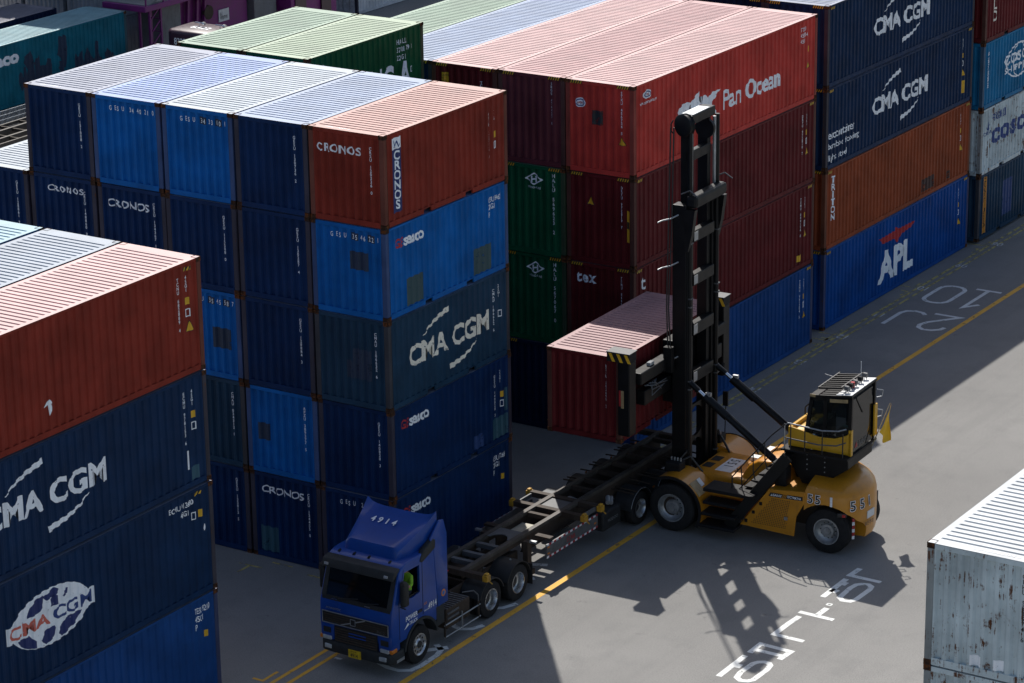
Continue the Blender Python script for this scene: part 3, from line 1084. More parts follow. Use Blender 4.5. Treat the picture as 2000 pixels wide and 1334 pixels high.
TF(c, 'side', '45G1', 11.3, 2.24, 11.6, 2.4, 'white_ink', 0.012)
TF(c, 'side', 'P', 11.3, 2.02, 11.38, 2.18, 'white_ink', 0.012)
P(c, 'side', [rect(11.62, 1.75, 11.74, 1.93)], 'ink_yellow', 'sticker')
for col in (1, 2):
    for tier in range(3):
        K('hidden container of the front-left stack, %s tier, %s column' % (ORD[tier], COLN[col]), 0.1 - PX * col, YB, ZB[tier], L40, HC, ('navy', 'oxide', 'slate')[(col + tier) % 3], 'dark', 1, group=gB)

# ------------------------------------------------------------------ stack C: the red Pan Ocean stack
gC = 'forty-foot containers of the red stack'
PC, YC = 2.46, 13.13
def CC(col, tier, label, c, roof=None, detail=2):
    return K(label, -PC * col, YC, tier * HC, L40, HC, c, roof, detail, group=gC)
c = CC(0, 3, 'bright red container with white Pan Ocean letters on top of the red stack', 'red', 'blush')
tall_stripes(c, True, False)
V(c, 'end', 'STXU 456734 5', 0.78, 2.68, 0.126)
triangle(c, 'end', 0.78, 1.02, 0.24)
P(c, 'end', [ell(-0.70, 2.19, 0.2, 0.15)], 'white_ink', 'emblem')
P(c, 'end', [ell(-0.70, 2.19, 0.165, 0.115)], 'blue_ink', 'emblem', 0.007)
P(c, 'end', [ell(-0.70, 2.19, 0.13, 0.08)], 'white_ink', 'emblem', 0.010)
TF(c, 'end', 'stx', -0.79, 2.15, -0.61, 2.23, 'ink_red', 0.03, eps=0.014)
P(c, 'end', [rect(-0.27, 1.55, 0.09, 2.0)], 'dark_ink', 'repair_patch')
P(c, 'side', [ell(0.85, 2.5, 0.24, 0.14)], 'white_ink', 'emblem')
P(c, 'side', [ell(0.85, 2.5, 0.19, 0.10)], 'blue_ink', 'emblem', 0.007)
P(c, 'side', [ell(0.85, 2.5, 0.15, 0.065)], 'white_ink', 'emblem', 0.010)
TF(c, 'side', 'stx', 0.75, 2.46, 0.95, 2.54, 'ink_red', 0.03, eps=0.014)
TF(c, 'side', 'www.stxpanocean.com', 0.39, 2.18, 1.45, 2.30, 'white_ink', 0.012)
TF(c, 'side', 'stx', 2.65, 0.97, 5.45, 1.95, 'white_ink', 0.06, 0.18)
TF(c, 'side', 'Pan Ocean', 5.65, 0.97, 9.55, 1.62, 'white_ink', 0.028)
for i, t in enumerate(('STXU', '456734', '45G1')):
    T(c, 'side', t, 11.05, 2.48 - i * 0.2, 0.19, 'white_ink', 0.012, 0.75, name='serial_number')
P(c, 'side', [rect(11.52, 1.72, 11.64, 1.92)], 'ink_yellow', 'sticker')
triangle(c, 'side', 11.55, 1.2, 0.24)
c = CC(1, 3, 'plum-coloured container on top of the red stack beside the bright red one', 'plum', 'pink')
tall_stripes(c, True, False)
V(c, 'end', 'BMOU 476457 0', 0.72, 2.68, 0.126)
c = CC(2, 3, 'dark red container with a yellow caution sticker on top of the red stack', 'maroon', 'blush')
tall_stripes(c, True, False)
P(c, 'end', [rect(-0.85, 2.1, -0.58, 2.58)], 'ink_yellow', 'sticker')
T(c, 'end', 'CAUTION\n9\'6"\nHIGH', -0.83, 2.46, 0.09, 'ink_black', 0.01, 0.62, eps=0.008)
V(c, 'end', 'TCKU 938217 1', 0.62, 2.42, 0.12)
c = CC(3, 3, 'long blue-roofed container in the top row of the red stack', 'navy', 'slateblue')
tall_stripes(c, True, False)
V(c, 'end', 'CMAU 441870 2', 0.72, 2.3, 0.12)
c = CC(4, 3, 'long green-roofed container in the top row of the red stack', 'dgreen', 'green')
for col in (1, 2):   # sun-bleached scuffs on two roofs
    pass
c = CC(0, 2, 'maroon container under the bright red one with a yellow strip at its corner', 'maroon')
tall_stripes(c)
V(c, 'end', 'DRYU 972819 7', 0.76, 2.6, 0.126)
triangle(c, 'end', -0.35, 1.9, 0.24)
P(c, 'end', [rect(0.93, 0.85, 1.04, 1.85)], 'ink_yellow', 'warning_strip')
P(c, 'end', [rect(0.935, 1.28, 1.035, 1.5)], 'ink_black', 'warning_strip', 0.007)
data_block(c, 11.2, 'DRYU 972819 7')
c = CC(0, 1, 'maroon container with white tex letters, second from the ground in the red stack', 'maroon')
tall_stripes(c)
TF(c, 'end', 'tex', -0.87, 2.24, -0.16, 2.56, 'white_ink', 0.03, 0, 1.15)
V(c, 'end', 'TEMU 844126 0', 0.76, 2.6, 0.126)
V(c, 'side', 'tex', 0.62, 2.5, 0.62, bold=0.02)
data_block(c, 11.2, 'TEMU 844126 0')
P(c, 'side', [rect(11.0, 0.28, 11.32, 0.5)], 'ink_yellow', 'sticker')
c = CC(0, 0, 'blue container on the ground at the foot of the red stack', 'hull')
tall_stripes(c)
data_block(c, 11.2, 'TGHU 961204 5')
c = CC(1, 2, 'green container with a white diamond emblem, upper of the two in the red stack', 'dgreen')
tall_stripes(c, True, False)
heung(c)
V(c, 'end', 'HALU 569623 2', 0.80, 2.68, 0.165, lead=0.92)
c = CC(1, 1, 'green container with a white diamond emblem, lower of the two in the red stack', 'dgreen')
tall_stripes(c, True, False)
heung(c)
V(c, 'end', 'HALU 567067 0', 0.80, 2.68, 0.165, lead=0.92)
c = CC(1, 0, 'nearly black navy container on the ground under the green ones', 'midnight')
tall_stripes(c, True, False)
triangle(c, 'end', 0.55, 0.3, 0.24)
for col in (2, 3, 4):
    for tier in range(3):
        CC(col, tier, 'hidden container of the red stack, %s tier, %s column from the road' % (ORD[tier], COLN[col]), ('navy', 'maroon', 'slate')[(col + tier) % 3], None, 1)

# ------------------------------------------------------------------ stack D: CMA CGM / TRITON / APL
gD = 'forty-foot containers of the stack over the APL box'
YD = 26.6
def DD(col, tier, label, c, roof=None, detail=2):
    return K(label, -0.23 - PC * col, YD, tier * HC, L40, HC, c, roof, detail, group=gD)
c = DD(0, 3, 'navy container with CMA CGM letters on top of its stack, cut by the picture top', 'cmablue', 'navy')
tall_stripes(c)
cma_cgm(c, 3.66, 1.12, 4.56, 0.64)
c = DD(0, 2, 'navy container with CMA CGM and a note about light steel near its corner', 'cmablue')
tall_stripes(c)
cma_cgm(c, 3.66, 1.16, 4.56, 0.64)
for i, t in enumerate(('ecocontainer', 'bamboo flooring', 'light steel')):
    TF(c, 'side', t, 0.26, 1.06 - 0.42 * i, (2.25, 2.6, 1.7)[i], 1.34 - 0.42 * i, 'white_ink', 0.012)
data_block(c, 11.0, 'CMAU 522801 9')
P(c, 'side', [rect(11.25, 0.42, 11.5, 0.9)], 'ink_yellow', 'sticker')
c = DD(0, 1, 'orange-brown container with TRITON written downwards', 'brown', 'oxide')
tall_stripes(c)
V(c, 'side', 'TRITON', 0.65, 2.55, 0.33, bold=0.04, lead=0.82)
data_block(c, 11.0, 'TRLU 731946 0')
worn('stain', (0.045, 0.018, 0.016), 0.24, 3.0)
for ua, ub, vt in ((7.9, 9.0, 0.72), (10.1, 10.4, 0.55)):
    P(c, 'side', [rect(ua, 0.25, ub, vt)], 'stain', 'stain')
c = DD(0, 0, 'blue container with white APL letters and a red bird on the ground', 'aplblue', 'blue')
tall_stripes(c)
TF(c, 'side', 'APL', 4.42, 0.50, 7.31, 1.68, 'white_ink', 0.045, 0, 0.95)
P(c, 'side', [[(4.45, 2.22), (5.7, 2.24), (5.85, 2.36), (6.0, 2.24), (7.4, 2.22), (7.2, 2.06), (6.25, 1.98), (6.05, 1.78), (5.9, 1.76), (5.75, 1.95), (4.75, 1.98)]], 'ink_red', 'emblem_bird')
data_block(c, 11.0, 'APHU 708133 6')
for col in (1, 2, 3):
    for tier in range(4):
        lb = 'dark navy container at the top behind the red stack roofs' if tier == 3 else 'hidden container behind the APL box stack, %s tier, %s column' % (ORD[tier], COLN[col])
        c = DD(col, tier, lb, 'midnight' if tier == 3 else ('navy', 'maroon', 'slate')[(col + tier) % 3], 'navy', 2 if tier == 3 and col < 3 else 1)
        if tier == 3 and col < 3:
            tall_stripes(c, True, False)
for i, r in enumerate([o for o in COL.objects if o.get('label') == 'dark navy container at the top behind the red stack roofs']):
    r['label'] = ('dark navy container right behind the bright red roof, top of the picture', 'dark navy container behind the pink roof, top of the picture', 'dark navy container farthest left behind the red stack roofs')[i]

# ------------------------------------------------------------------ stack E: at the right picture edge
gE = 'twenty-foot containers at the right picture edge'
YE = 39.25
def EE(col, tier, label, c, roof=None, detail=2):
    return K(label, 0.0 - PX * col, YE, tier * HS + 0.08, L20, HS, c, roof, detail, group=gE)
c = EE(0, 3, 'dark red-brown container with yellow capitals in the top right corner', 'maroon', 'oxide')
V(c, 'side', 'GOLD', 0.92, 2.42, 0.55, 'cream_ink', 0.03, 0.82, name='lettering')
c = EE(0, 2, 'light blue COSCO container with a round outline emblem', 'coscoblue', 'skyblue')
cx, cy = 3.45, 1.36
P(c, 'side', stroke(ell(cx, cy, 1.2, 0.66, 28), 0.06, True), 'white_ink', 'emblem')
P(c, 'side', stroke(ell(cx, cy, 0.6, 0.66, 20), 0.045, True), 'white_ink', 'emblem', 0.006)
TF(c, 'side', 'COSCO', cx - 1.45, cy - 0.05, cx + 1.45, cy + 0.35, 'white_ink', 0.03, eps=0.009)
TF(c, 'side', 'SHIPPING', cx - 1.4, cy - 0.38, cx + 1.4, cy - 0.14, 'white_ink', 0.02, eps=0.009)
V(c, 'side', '中远海运集运', 0.52, 2.16, 0.24, bold=0.01, lead=1.0, name='lettering')
c = EE(0, 1, 'pale grey rust-streaked COSCO container', 'grey', 'grey')
TF(c, 'side', 'COSCO', 1.0, 1.04, 5.2, 1.64, 'blue_ink', 0.07, 0, 1.2)
TF(c, 'side', '中远集团', 1.1, 1.95, 2.3, 2.28, 'blue_ink', 0.02)
P(c, 'side', stroke([(0.5, 1.9), (0.66, 1.72), (0.7, 2.3), (0.7, 1.72), (0.88, 1.9)], 0.04), 'blue_ink', 'emblem')
TF(c, 'side', 'CHINA', 0.3, 1.52, 1.0, 1.66, 'blue_ink', 0.02)
V(c, 'end', 'CBHU 3', 0.45, 1.9, 0.14, 'blue_ink')
c = EE(0, 0, 'dark blue container with an orange lettered strip at the right picture edge', 'slate', 'navy')
P(c, 'side', [rect(0.44, 0.22, 0.74, 2.46)], 'ink_orange', 'orange_strip')
V(c, 'side', 'CRAFT USED', 0.59, 2.4, 0.25, 'ink_black', 0.02, 0.8, name='lettering', eps=0.009)
P(c, 'side', [rect(2.3, 0.5, 3.2, 1.9)], 'patch_navy', 'repair_patch')
for tier in range(4):
    EE(1, tier, 'hidden container behind the right-edge stack, %s tier' % ORD[tier], ('navy', 'maroon', 'slate', 'blue')[tier], 'navy', 1)

# ------------------------------------------------------------------ stack F: near right
gF = 'forty-foot containers of the near-right stack'
for tier in range(4):
    lb = {3: 'white-grey rusting container on top at the lower right, roof in full sun', 2: 'grey rusting container just visible at the bottom right corner'}.get(tier, 'grey container under the near-right stack, %s tier, outside the picture' % ORD[tier])
    c = K(lb, 21.75 + W20, -12.7, tier * HS, L40, HS, 'grey', 'grey', 2 if tier > 1 else 1, group=gF, pockets=False, jit=0.01)
    if tier == 3:
        V(c, 'end', 'CBHU 588574 6', 0.82, 2.32, 0.132, 'ink_black')
        T(c, 'roof', 'CBHU 588574 6', -0.35, 0.13, 0.15, 'white_ink', 0.01, name='roof_number')
        for ua, ub in ((-0.25, -0.02), (0.25, 0.45)):
            P(c, 'end', [rect(ua, 0.2, ub, 0.42)], 'white_ink', 'sticker')

# ------------------------------------------------------------------ the box in the air
c = K('dark red container held in the air by the yellow handler', 1.02 + W20, 6.45, 2.86, L20, HS, 'maroon', 'maroon', rz=0.03, jit=0.0)
HELD = c
V(c, 'end', 'BSIU 303699 2', 0.72, 2.3, 0.122)
# ------------------------------------------------------------------ vehicle materials
plain('cab_blue', (0.003, 0.046, 0.250), 0.38, 0, 0.12, 2.0, 0.3, 0.25, 0.12)
plain('black_plastic', (0.018, 0.019, 0.020), 0.6, 0, 0.3, spec=0.3)
plain('grey_plastic', (0.024, 0.027, 0.029), 0.6, 0, 0.3, spec=0.25, grime=0.2)
plain('frame_black', (0.010, 0.010, 0.011), 0.6, 0, 0.4, 5.0, 0.2, 0, 0.12)
plain('rubber', (0.017, 0.017, 0.018), 0.85, 0, 0.35, 9.0, 0.2, 0, 0.35)
plain('alloy', (0.55, 0.56, 0.57), 0.28, 0.9, 0.15, grime=0.3)
plain('rim_grey', (0.34, 0.35, 0.36), 0.4, 0.6, 0.2, grime=0.4)
plain('hub_dark', (0.03, 0.03, 0.03), 0.6, 0.2)
plain('chrome', (0.62, 0.63, 0.65), 0.2, 1.0, 0.1)
plain('lamp_clear', (0.45, 0.47, 0.48), 0.12, 0.3)
plain('lamp_amber', (0.55, 0.16, 0.01), 0.3)
plain('lamp_red', (0.36, 0.008, 0.010), 0.3)
plain('plate_yellow', (0.55, 0.36, 0.01), 0.5)
plain('lock_yellow', (0.42, 0.22, 0.012), 0.6, 0, 0.35, grime=0.7)
plain('beam_worn', (0.060, 0.050, 0.042), 0.62, 0.0, 0.5, 4.0, 0.4, 0, 0.4)
plain('dust_plate', (0.36, 0.33, 0.25), 0.6, 0, 0.25, 3.0, grime=0.35)
plain('silver_dull', (0.33, 0.34, 0.35), 0.45, 0.6)
plain('side_grey', (0.085, 0.088, 0.092), 0.6, 0, 0.3, grime=0.3)
plain('tape_red', (0.30, 0.010, 0.016), 0.45)
plain('tape_white', (0.62, 0.63, 0.65), 0.45)
plain('ink_pure_white', (0.75, 0.76, 0.78), 0.5)
plain('ink_pure_black', (0.012, 0.012, 0.013), 0.5)
plain('ink_pure_red', (0.30, 0.012, 0.015), 0.5)
plain('ink_pure_blue', (0.02, 0.12, 0.35), 0.5)
plain('vest_lime', (0.22, 0.48, 0.02), 0.8)
plain('trousers', (0.02, 0.022, 0.035), 0.9)
plain('skin', (0.42, 0.22, 0.14), 0.55)
plain('hair', (0.012, 0.010, 0.009), 0.6)
glass('glass_dark', (0.004, 0.005, 0.006), 0.95)
glass('glass_cab', (0.015, 0.018, 0.020), 0.32)

def flat_text(parent, name, body, size, mat, origin, right, up, bold=0.0, xs=1.0, align='LEFT', shear=0.0, space=1.0, lift=0.004):
    """lettering on a flat panel given by an origin and two directions"""
    bm = text_bm(body, size, bold, xs, shear, align, 1.0, space)
    rt, upv = Vector(right).normalized(), Vector(up).normalized()
    nn = rt.cross(upv)
    o = Vector(origin) + nn * lift
    for v in bm.verts:
        v.co = o + rt * v.co.x + upv * v.co.y
    me = bpy.data.meshes.new(name)
    bm.to_mesh(me)
    bm.free()
    return link(name, me, MATS[mat], parent)

def boolean(me, cutters):
    """carve solids out of a mesh"""
    ob = bpy.data.objects.new('tmp', me)
    COL.objects.link(ob)
    tmp = []
    for cm in cutters:
        co = bpy.data.objects.new('cut', cm)
        COL.objects.link(co)
        md = ob.modifiers.new('b', 'BOOLEAN')
        md.object = co
        md.operation = 'DIFFERENCE'
        md.solver = 'EXACT'
        tmp.append(co)
    dg = bpy.context.evaluated_depsgraph_get()
    out = bpy.data.meshes.new_from_object(ob.evaluated_get(dg))
    for o in tmp + [ob]:
        bpy.data.objects.remove(o, do_unlink=True)
    return out

def wheel(parent, c, rad, width, out, kind='dish', twin=False, name='wheel'):
    """out = +1/-1: which way along local x (or y when axis given) the dish faces"""
    w = bpy.data.objects.new(name, None)
    w.empty_display_size = 0.2
    COL.objects.link(w)
    w.parent = parent
    w.location = c
    ax = Vector((out, 0, 0))
    def tyre(off):
        k = width / 2
        rr = rad * 0.56
        prof = [(-k * 0.72, rr), (-k, rr + 0.06 * rad), (-k, rad * 0.86), (-k * 0.82, rad * 0.97), (-k * 0.5, rad), (k * 0.5, rad), (k * 0.82, rad * 0.97), (k, rad * 0.86), (k, rr + 0.06 * rad), (k * 0.72, rr)]
        mb = MB()
        mb.lathe([(o + off, r) for o, r in prof], (0, 0, 0), ax, 36)
        return mb
    mb = tyre(0)
    if twin:
        t2 = tyre(-width * 1.12)
        mb.add(t2.v, t2.f)
    # tread grooves: shallow raised ribs
    for q in (-0.3, 0.0, 0.3):
        mb.lathe([(q * width - 0.015, rad * 0.995), (q * width - 0.012, rad * 1.006), (q * width + 0.012, rad * 1.006), (q * width + 0.015, rad * 0.995)], (0, 0, 0), ax, 36)
    part(mb, 'tyre', MATS['rubber'], w, True)
    k = width / 2
    rr = rad * 0.57
    if kind == 'alloy':
        mb = MB().lathe([(k * 0.6, rr), (k * 1.02, rr * 1.02), (k * 1.04, rr * 0.97), (k * 0.8, rr * 0.88), (k * 0.72, rr * 0.52), (k * 0.95, rr * 0.42), (k * 0.95, 0.0)], (0, 0, 0), ax, 30)
        part(mb, 'rim', MATS['alloy'], w, True)
        mb = MB()
        for i in range(10):
            t = 2 * math.pi * i / 10
            p = Vector((0, math.cos(t) * rr * 0.72, math.sin(t) * rr * 0.72))
            mb.cyl(p + ax * k * 0.74, p + ax * k * 0.80, rr * 0.10, n=10)
        part(mb, 'hand_hole', MATS['hub_dark'], w)
        mb = MB().cyl(ax * k * 0.9, ax * k * 1.08, rr * 0.34, rr * 0.30, 20)
        part(mb, 'hub', MATS['hub_dark'], w, True)
    elif kind == 'dish':
        mb = MB().lathe([(k * 0.7, rr * 1.0), (k * 1.0, rr * 1.03), (k * 1.02, rr * 0.98), (k * 0.55, rr * 0.90), (-k * 0.25, rr * 0.84), (-k * 0.35, rr * 0.62)], (0, 0, 0), ax, 30)
        part(mb, 'rim', MATS['alloy'], w, True)
        mb = MB().lathe([(-k * 0.34, rr * 0.63), (-k * 0.30, rr * 0.35), (k * 0.15, rr * 0.30), (k * 0.2, 0.0)], (0, 0, 0), ax, 24)
        part(mb, 'hub', MATS['hub_dark'], w, True)
    else:   # heavy plant wheel
        mb = MB().lathe([(k * 0.75, rr * 1.0), (k * 0.99, rr * 1.03), (k * 1.0, rr * 0.94), (k * 0.55, rr * 0.88), (k * 0.25, rr * 0.70), (k * 0.22, rr * 0.55)], (0, 0, 0), ax, 34)
        part(mb, 'rim', MATS['rim_grey'], w, True)
        mb = MB().lathe([(k * 0.22, rr * 0.56), (k * 0.62, rr * 0.50), (k * 0.66, rr * 0.30), (k * 0.80, rr * 0.26), (k * 0.80, 0.0)], (0, 0, 0), ax, 26)
        part(mb, 'hub', MATS['rim_grey'], w, True)
        mb = MB()
        for i in range(12):
            t = 2 * math.pi * i / 12
            p = Vector((0, math.cos(t) * rr * 0.62, math.sin(t) * rr * 0.62))
            mb.cyl(p + ax * k * 0.2, p + ax * k * 0.34, rr * 0.045, n=6)
        part(mb, 'wheel_nut', MATS['hub_dark'], w)
    return w

def fender(parent, y, z, r, x0, x1, a0, a1, mat, t=0.03, name='mudguard', n=12):
    mb = MB()
    pr = []
    for i in range(n + 1):
        a = R(a0 + (a1 - a0) * i / n)
        pr.append((y + math.cos(a) * r, z + math.sin(a) * r, y + math.cos(a) * (r - t), z + math.sin(a) * (r - t)))
    vs, fs = [], []
    for p in pr:
        vs += [(x0, p[0], p[1]), (x1, p[0], p[1]), (x1, p[2], p[3]), (x0, p[2], p[3])]
    for i in range(n):
        for k in range(4):
            fs.append((4 * i + k, 4 * i + (k + 1) % 4, 4 * i + 4 + (k + 1) % 4, 4 * i + 4 + k))
    fs += [(0, 1, 2, 3), (4 * n + 3, 4 * n + 2, 4 * n + 1, 4 * n)]
    mb.add(vs, fs)
    return part(mb, name, MATS[mat], parent, True)

# ------------------------------------------------------------------ the blue tractor unit
TX, TY = 2.36, -5.02
truck = thing('truck', 'dark blue tractor truck numbered 4914 waiting beside the middle stack', 'truck', (TX - 0.07, TY, 0))
truck.scale = (0.94, 1, 1)
HWD = 1.22
prof = [(0.03, 0.92), (0.0, 1.25), (0.02, 1.80), (0.10, 2.02), (0.40, 2.86), (0.52, 2.97), (0.72, 3.03), (2.30, 3.06), (2.34, 3.0), (2.34, 0.95)]
shell = MB().prism(prof, 0, -HWD, HWD).mesh('cab', True, 0.07, 3)
arch = MB().cyl((-1.4, 1.30, 0.52), (1.4, 1.30, 0.52), 0.72, n=40).mesh('c1')
inner = MB().prism([(0.16, 1.28), (0.16, 1.84), (0.46, 2.84), (0.72, 2.95), (2.24, 2.97), (2.24, 1.28)], 0, -HWD + 0.07, HWD - 0.07).mesh('c2')
win = MB().prism([(0.42, 2.08), (0.62, 2.80), (1.30, 2.78), (1.30, 2.02), (0.95, 1.98)], 0, -1.5, 1.5).mesh('c3', bevel=0.0)
wsc = MB()
wp = [(-1.08, 1.95), (1.08, 1.95), (1.04, 2.80), (-1.04, 2.80)]
wsc.add([(x, -0.2, z) for x, z in wp] + [(x, 0.60, z) for x, z in wp], [(0, 1, 2, 3), (7, 6, 5, 4), (0, 4, 5, 1), (1, 5, 6, 2), (2, 6, 7, 3), (3, 7, 4, 0)])
cab = boolean(shell, [arch, inner, win, wsc.mesh('c4')])
cab.polygons.foreach_set('use_smooth', [True] * len(cab.polygons))
cab.set_sharp_from_angle(angle=R(32))
cabo = link('cab', cab, MATS['cab_blue'], truck)
# windscreen, black band round it, visor
def slope_y(z):
    return 0.10 + (z - 2.02) * (0.30 / 0.84)
mb = MB()
q = [(-1.10, 1.93), (1.10, 1.93), (1.06, 2.82), (-1.06, 2.82)]
mb.add([(x, slope_y(z) - 0.008, z) for x, z in q] + [(x, slope_y(z) + 0.006, z) for x, z in q], [(0, 1, 2, 3), (7, 6, 5, 4), (0, 4, 5, 1), (1, 5, 6, 2), (2, 6, 7, 3), (3, 7, 4, 0)])
part(mb, 'windscreen', MATS['glass_dark'], truck)
mb = MB()
for z0, z1, w in ((1.80, 1.96, 1.15), (2.80, 2.90, 1.12)):
    mb.add([(-w, slope_y(max(z0, 1.9)) - 0.03, z0), (w, slope_y(max(z0, 1.9)) - 0.03, z0), (w, slope_y(z1) - 0.022, z1), (-w, slope_y(z1) - 0.022, z1),
            (-w, slope_y(z0) + 0.03, z0), (w, slope_y(z0) + 0.03, z0), (w, slope_y(z1) + 0.03, z1), (-w, slope_y(z1) + 0.03, z1)],
           [(0, 1, 2, 3), (7, 6, 5, 4), (0, 4, 5, 1), (1, 5, 6, 2), (2, 6, 7, 3), (3, 7, 4, 0)])
part(mb, 'windscreen_surround', MATS['black_plastic'], truck)
for s in (-1, 1):
    mb = MB()
    a, b = sorted((s * 1.02, s * 1.17))
    zz = (1.93, 2.84)
    mb.add([(a, slope_y(zz[0]) - 0.02, zz[0]), (b, slope_y(zz[0]) - 0.02, zz[0]), (b - 0.02, slope_y(zz[1]) - 0.02, zz[1]), (a, slope_y(zz[1]) - 0.02, zz[1]),
            (a, slope_y(zz[0]) + 0.05, zz[0]), (b, slope_y(zz[0]) + 0.05, zz[0]), (b - 0.02, slope_y(zz[1]) + 0.05, zz[1]), (a, slope_y(zz[1]) + 0.05, zz[1])],
           [(0, 1, 2, 3), (7, 6, 5, 4), (0, 4, 5, 1), (1, 5, 6, 2), (2, 6, 7, 3), (3, 7, 4, 0)])
    part(mb, 'windscreen_pillar', MATS['grey_plastic'], truck)
mb = MB().prism([(0.10, 2.72), (0.16, 2.70), (0.47, 2.93), (0.44, 2.98), (0.20, 2.93)], 0, -1.2, 1.2)
vis = part(mb, 'sun_visor', MATS['grey_plastic'], truck, True, 0.025, 2)
for x in (-1.02, 0.98):
    part(MB().box(x - 0.06, x + 0.06, 0.09, 0.13, 2.78, 2.84), 'marker_lamp', MATS['lamp_clear'], vis)
for x in (-0.95, -0.45, 0.05, 0.75):
    part(MB().prism([(x - 0.03, 2.985), (x + 0.05, 2.985), (x + 0.01, 3.05)], 1, 0.56, 0.66), 'roof_bracket', MATS['black_plastic'], truck)
for x in (-0.72, 0.40):
    part(MB().box(x - 0.09, x + 0.09, 0.005, 0.03, 1.885, 1.915), 'washer_nozzle_strip', MATS['chrome'], truck)
for x0, x1 in ((-0.6, 0.05), (0.15, 0.75)):
    part(MB().tube([(x0, 0.03, 1.93), (x1, slope_y(2.03) - 0.03, 2.02)], 0.012), 'wiper', MATS['ink_pure_black'], truck)
# grille with its diagonal bar, lower grille, lamps, bumper, plate
mb = MB().box(-1.10, 1.10, -0.02, 0.03, 1.22, 1.52)
gr = part(mb, 'grille', MATS['black_plastic'], truck, False, 0.012)
for i in range(4):
    part(MB().box(-1.06, 1.06, -0.035, -0.02, 1.26 + i * 0.06, 1.285 + i * 0.06), 'grille_slat', MATS['frame_black'], gr)
mb = MB()
for a, b in (((-1.11, 1.21), (1.11, 1.21)), ((1.11, 1.21), (1.11, 1.53)), ((1.11, 1.53), (-1.11, 1.53)), ((-1.11, 1.53), (-1.11, 1.21))):
    mb.bar((a[0], -0.03, a[1]), (b[0], -0.03, b[1]), 0.02, 0.02)
part(mb, 'grille_trim', MATS['silver_dull'], gr)
part(MB().bar((-0.48, -0.04, 1.23), (0.35, -0.04, 1.51), 0.016, 0.03), 'grille_bar', MATS['silver_dull'], gr)
part(MB().prism([(-0.13, 1.30), (0.03, 1.30), (0.03, 1.47), (-0.13, 1.47)], 1, -0.06, -0.025), 'grille_emblem', MATS['black_plastic'], gr)
mb = MB()
for a, b in (((-0.13, 1.30), (0.03, 1.30)), ((0.03, 1.30), (0.03, 1.47)), ((0.03, 1.47), (-0.13, 1.47)), ((-0.13, 1.47), (-0.13, 1.30))):
    mb.bar((a[0], -0.062, a[1]), (b[0], -0.062, b[1]), 0.016, 0.016)
part(mb, 'emblem_trim', MATS['silver_dull'], gr)
flat_text(truck, 'lettering', 'FH12', 0.12, 'side_grey', (0.74, -0.037, 1.25), (1, 0, 0), (0, 0, 1))
flat_text(truck, 'lettering', 'POWERTEC', 0.08, 'silver_dull', (-1.0, -0.002, 1.60), (1, 0, 0), (0, 0, 1), 0, 1.2, 'LEFT', 0.3)
mb = MB().box(-0.72, 0.72, -0.015, 0.03, 0.72, 1.16)
lg = part(mb, 'lower_grille', MATS['black_plastic'], truck)
for i in range(6):
    part(MB().box(-0.70, 0.70, -0.035, -0.015, 0.75 + i * 0.068, 0.785 + i * 0.068), 'grille_slat', MATS['frame_black'], lg)
for i in range(2):
    part(MB().box(-0.22, 0.36, -0.045, -0.036, 0.95 + i * 0.085, 0.985 + i * 0.085), 'blue_slat', MATS['cab_blue'], lg)
for s in (-1, 1):
    a, b = sorted((s * 0.74, s * 1.20))
    part(MB().box(a, b, -0.01, 0.4, 0.72, 1.19), 'lamp_housing', MATS['cab_blue'], truck, True, 0.05, 2)
    a, b = sorted((s * 0.84, s * 1.10))
    part(MB().box(a, b, -0.03, 0.02, 0.92, 1.08), 'side_vent', MATS['black_plastic'], truck, False, 0.02)
    a, b = sorted((s * 0.82, s * 1.12))
    part(MB().box(a, b, -0.04, 0.02, 0.73, 0.84), 'headlight', MATS['lamp_clear'], truck, False, 0.02)
    a, b = sorted((s * 1.125, s * 1.225))
    part(MB().box(a, b, -0.02, 0.22, 0.73, 0.84), 'indicator', MATS['lamp_amber'], truck, False, 0.02)
    a, b = sorted((s * 0.80, s * 1.04))
    part(MB().box(a, b, -0.075, 0.0, 0.50, 0.62), 'fog_light', MATS['lamp_clear'], truck, False, 0.02)
part(MB().prism([(-1.22, 0.10), (-1.14, -0.02), (-0.8, -0.06), (0.8, -0.06), (1.14, -0.02), (1.22, 0.10), (1.22, 0.55), (-1.22, 0.55)], 2, 0.40, 0.72), 'bumper', MATS['grey_plastic'], truck, True, 0.04, 2)
npl = part(MB().box(-0.22, 0.20, -0.085, -0.065, 0.40, 0.62), 'number_plate', MATS['plate_yellow'], truck)
flat_text(npl, 'plate_lettering', '4914', 0.15, 'ink_pure_black', (-0.15, -0.086, 0.425), (1, 0, 0), (0, 0, 1), 0.01, 0.85)
flat_text(npl, 'plate_lettering', '부산 99', 0.065, 'ink_pure_black', (-0.13, -0.086, 0.555), (1, 0, 0), (0, 0, 1), 0.0, 0.9)
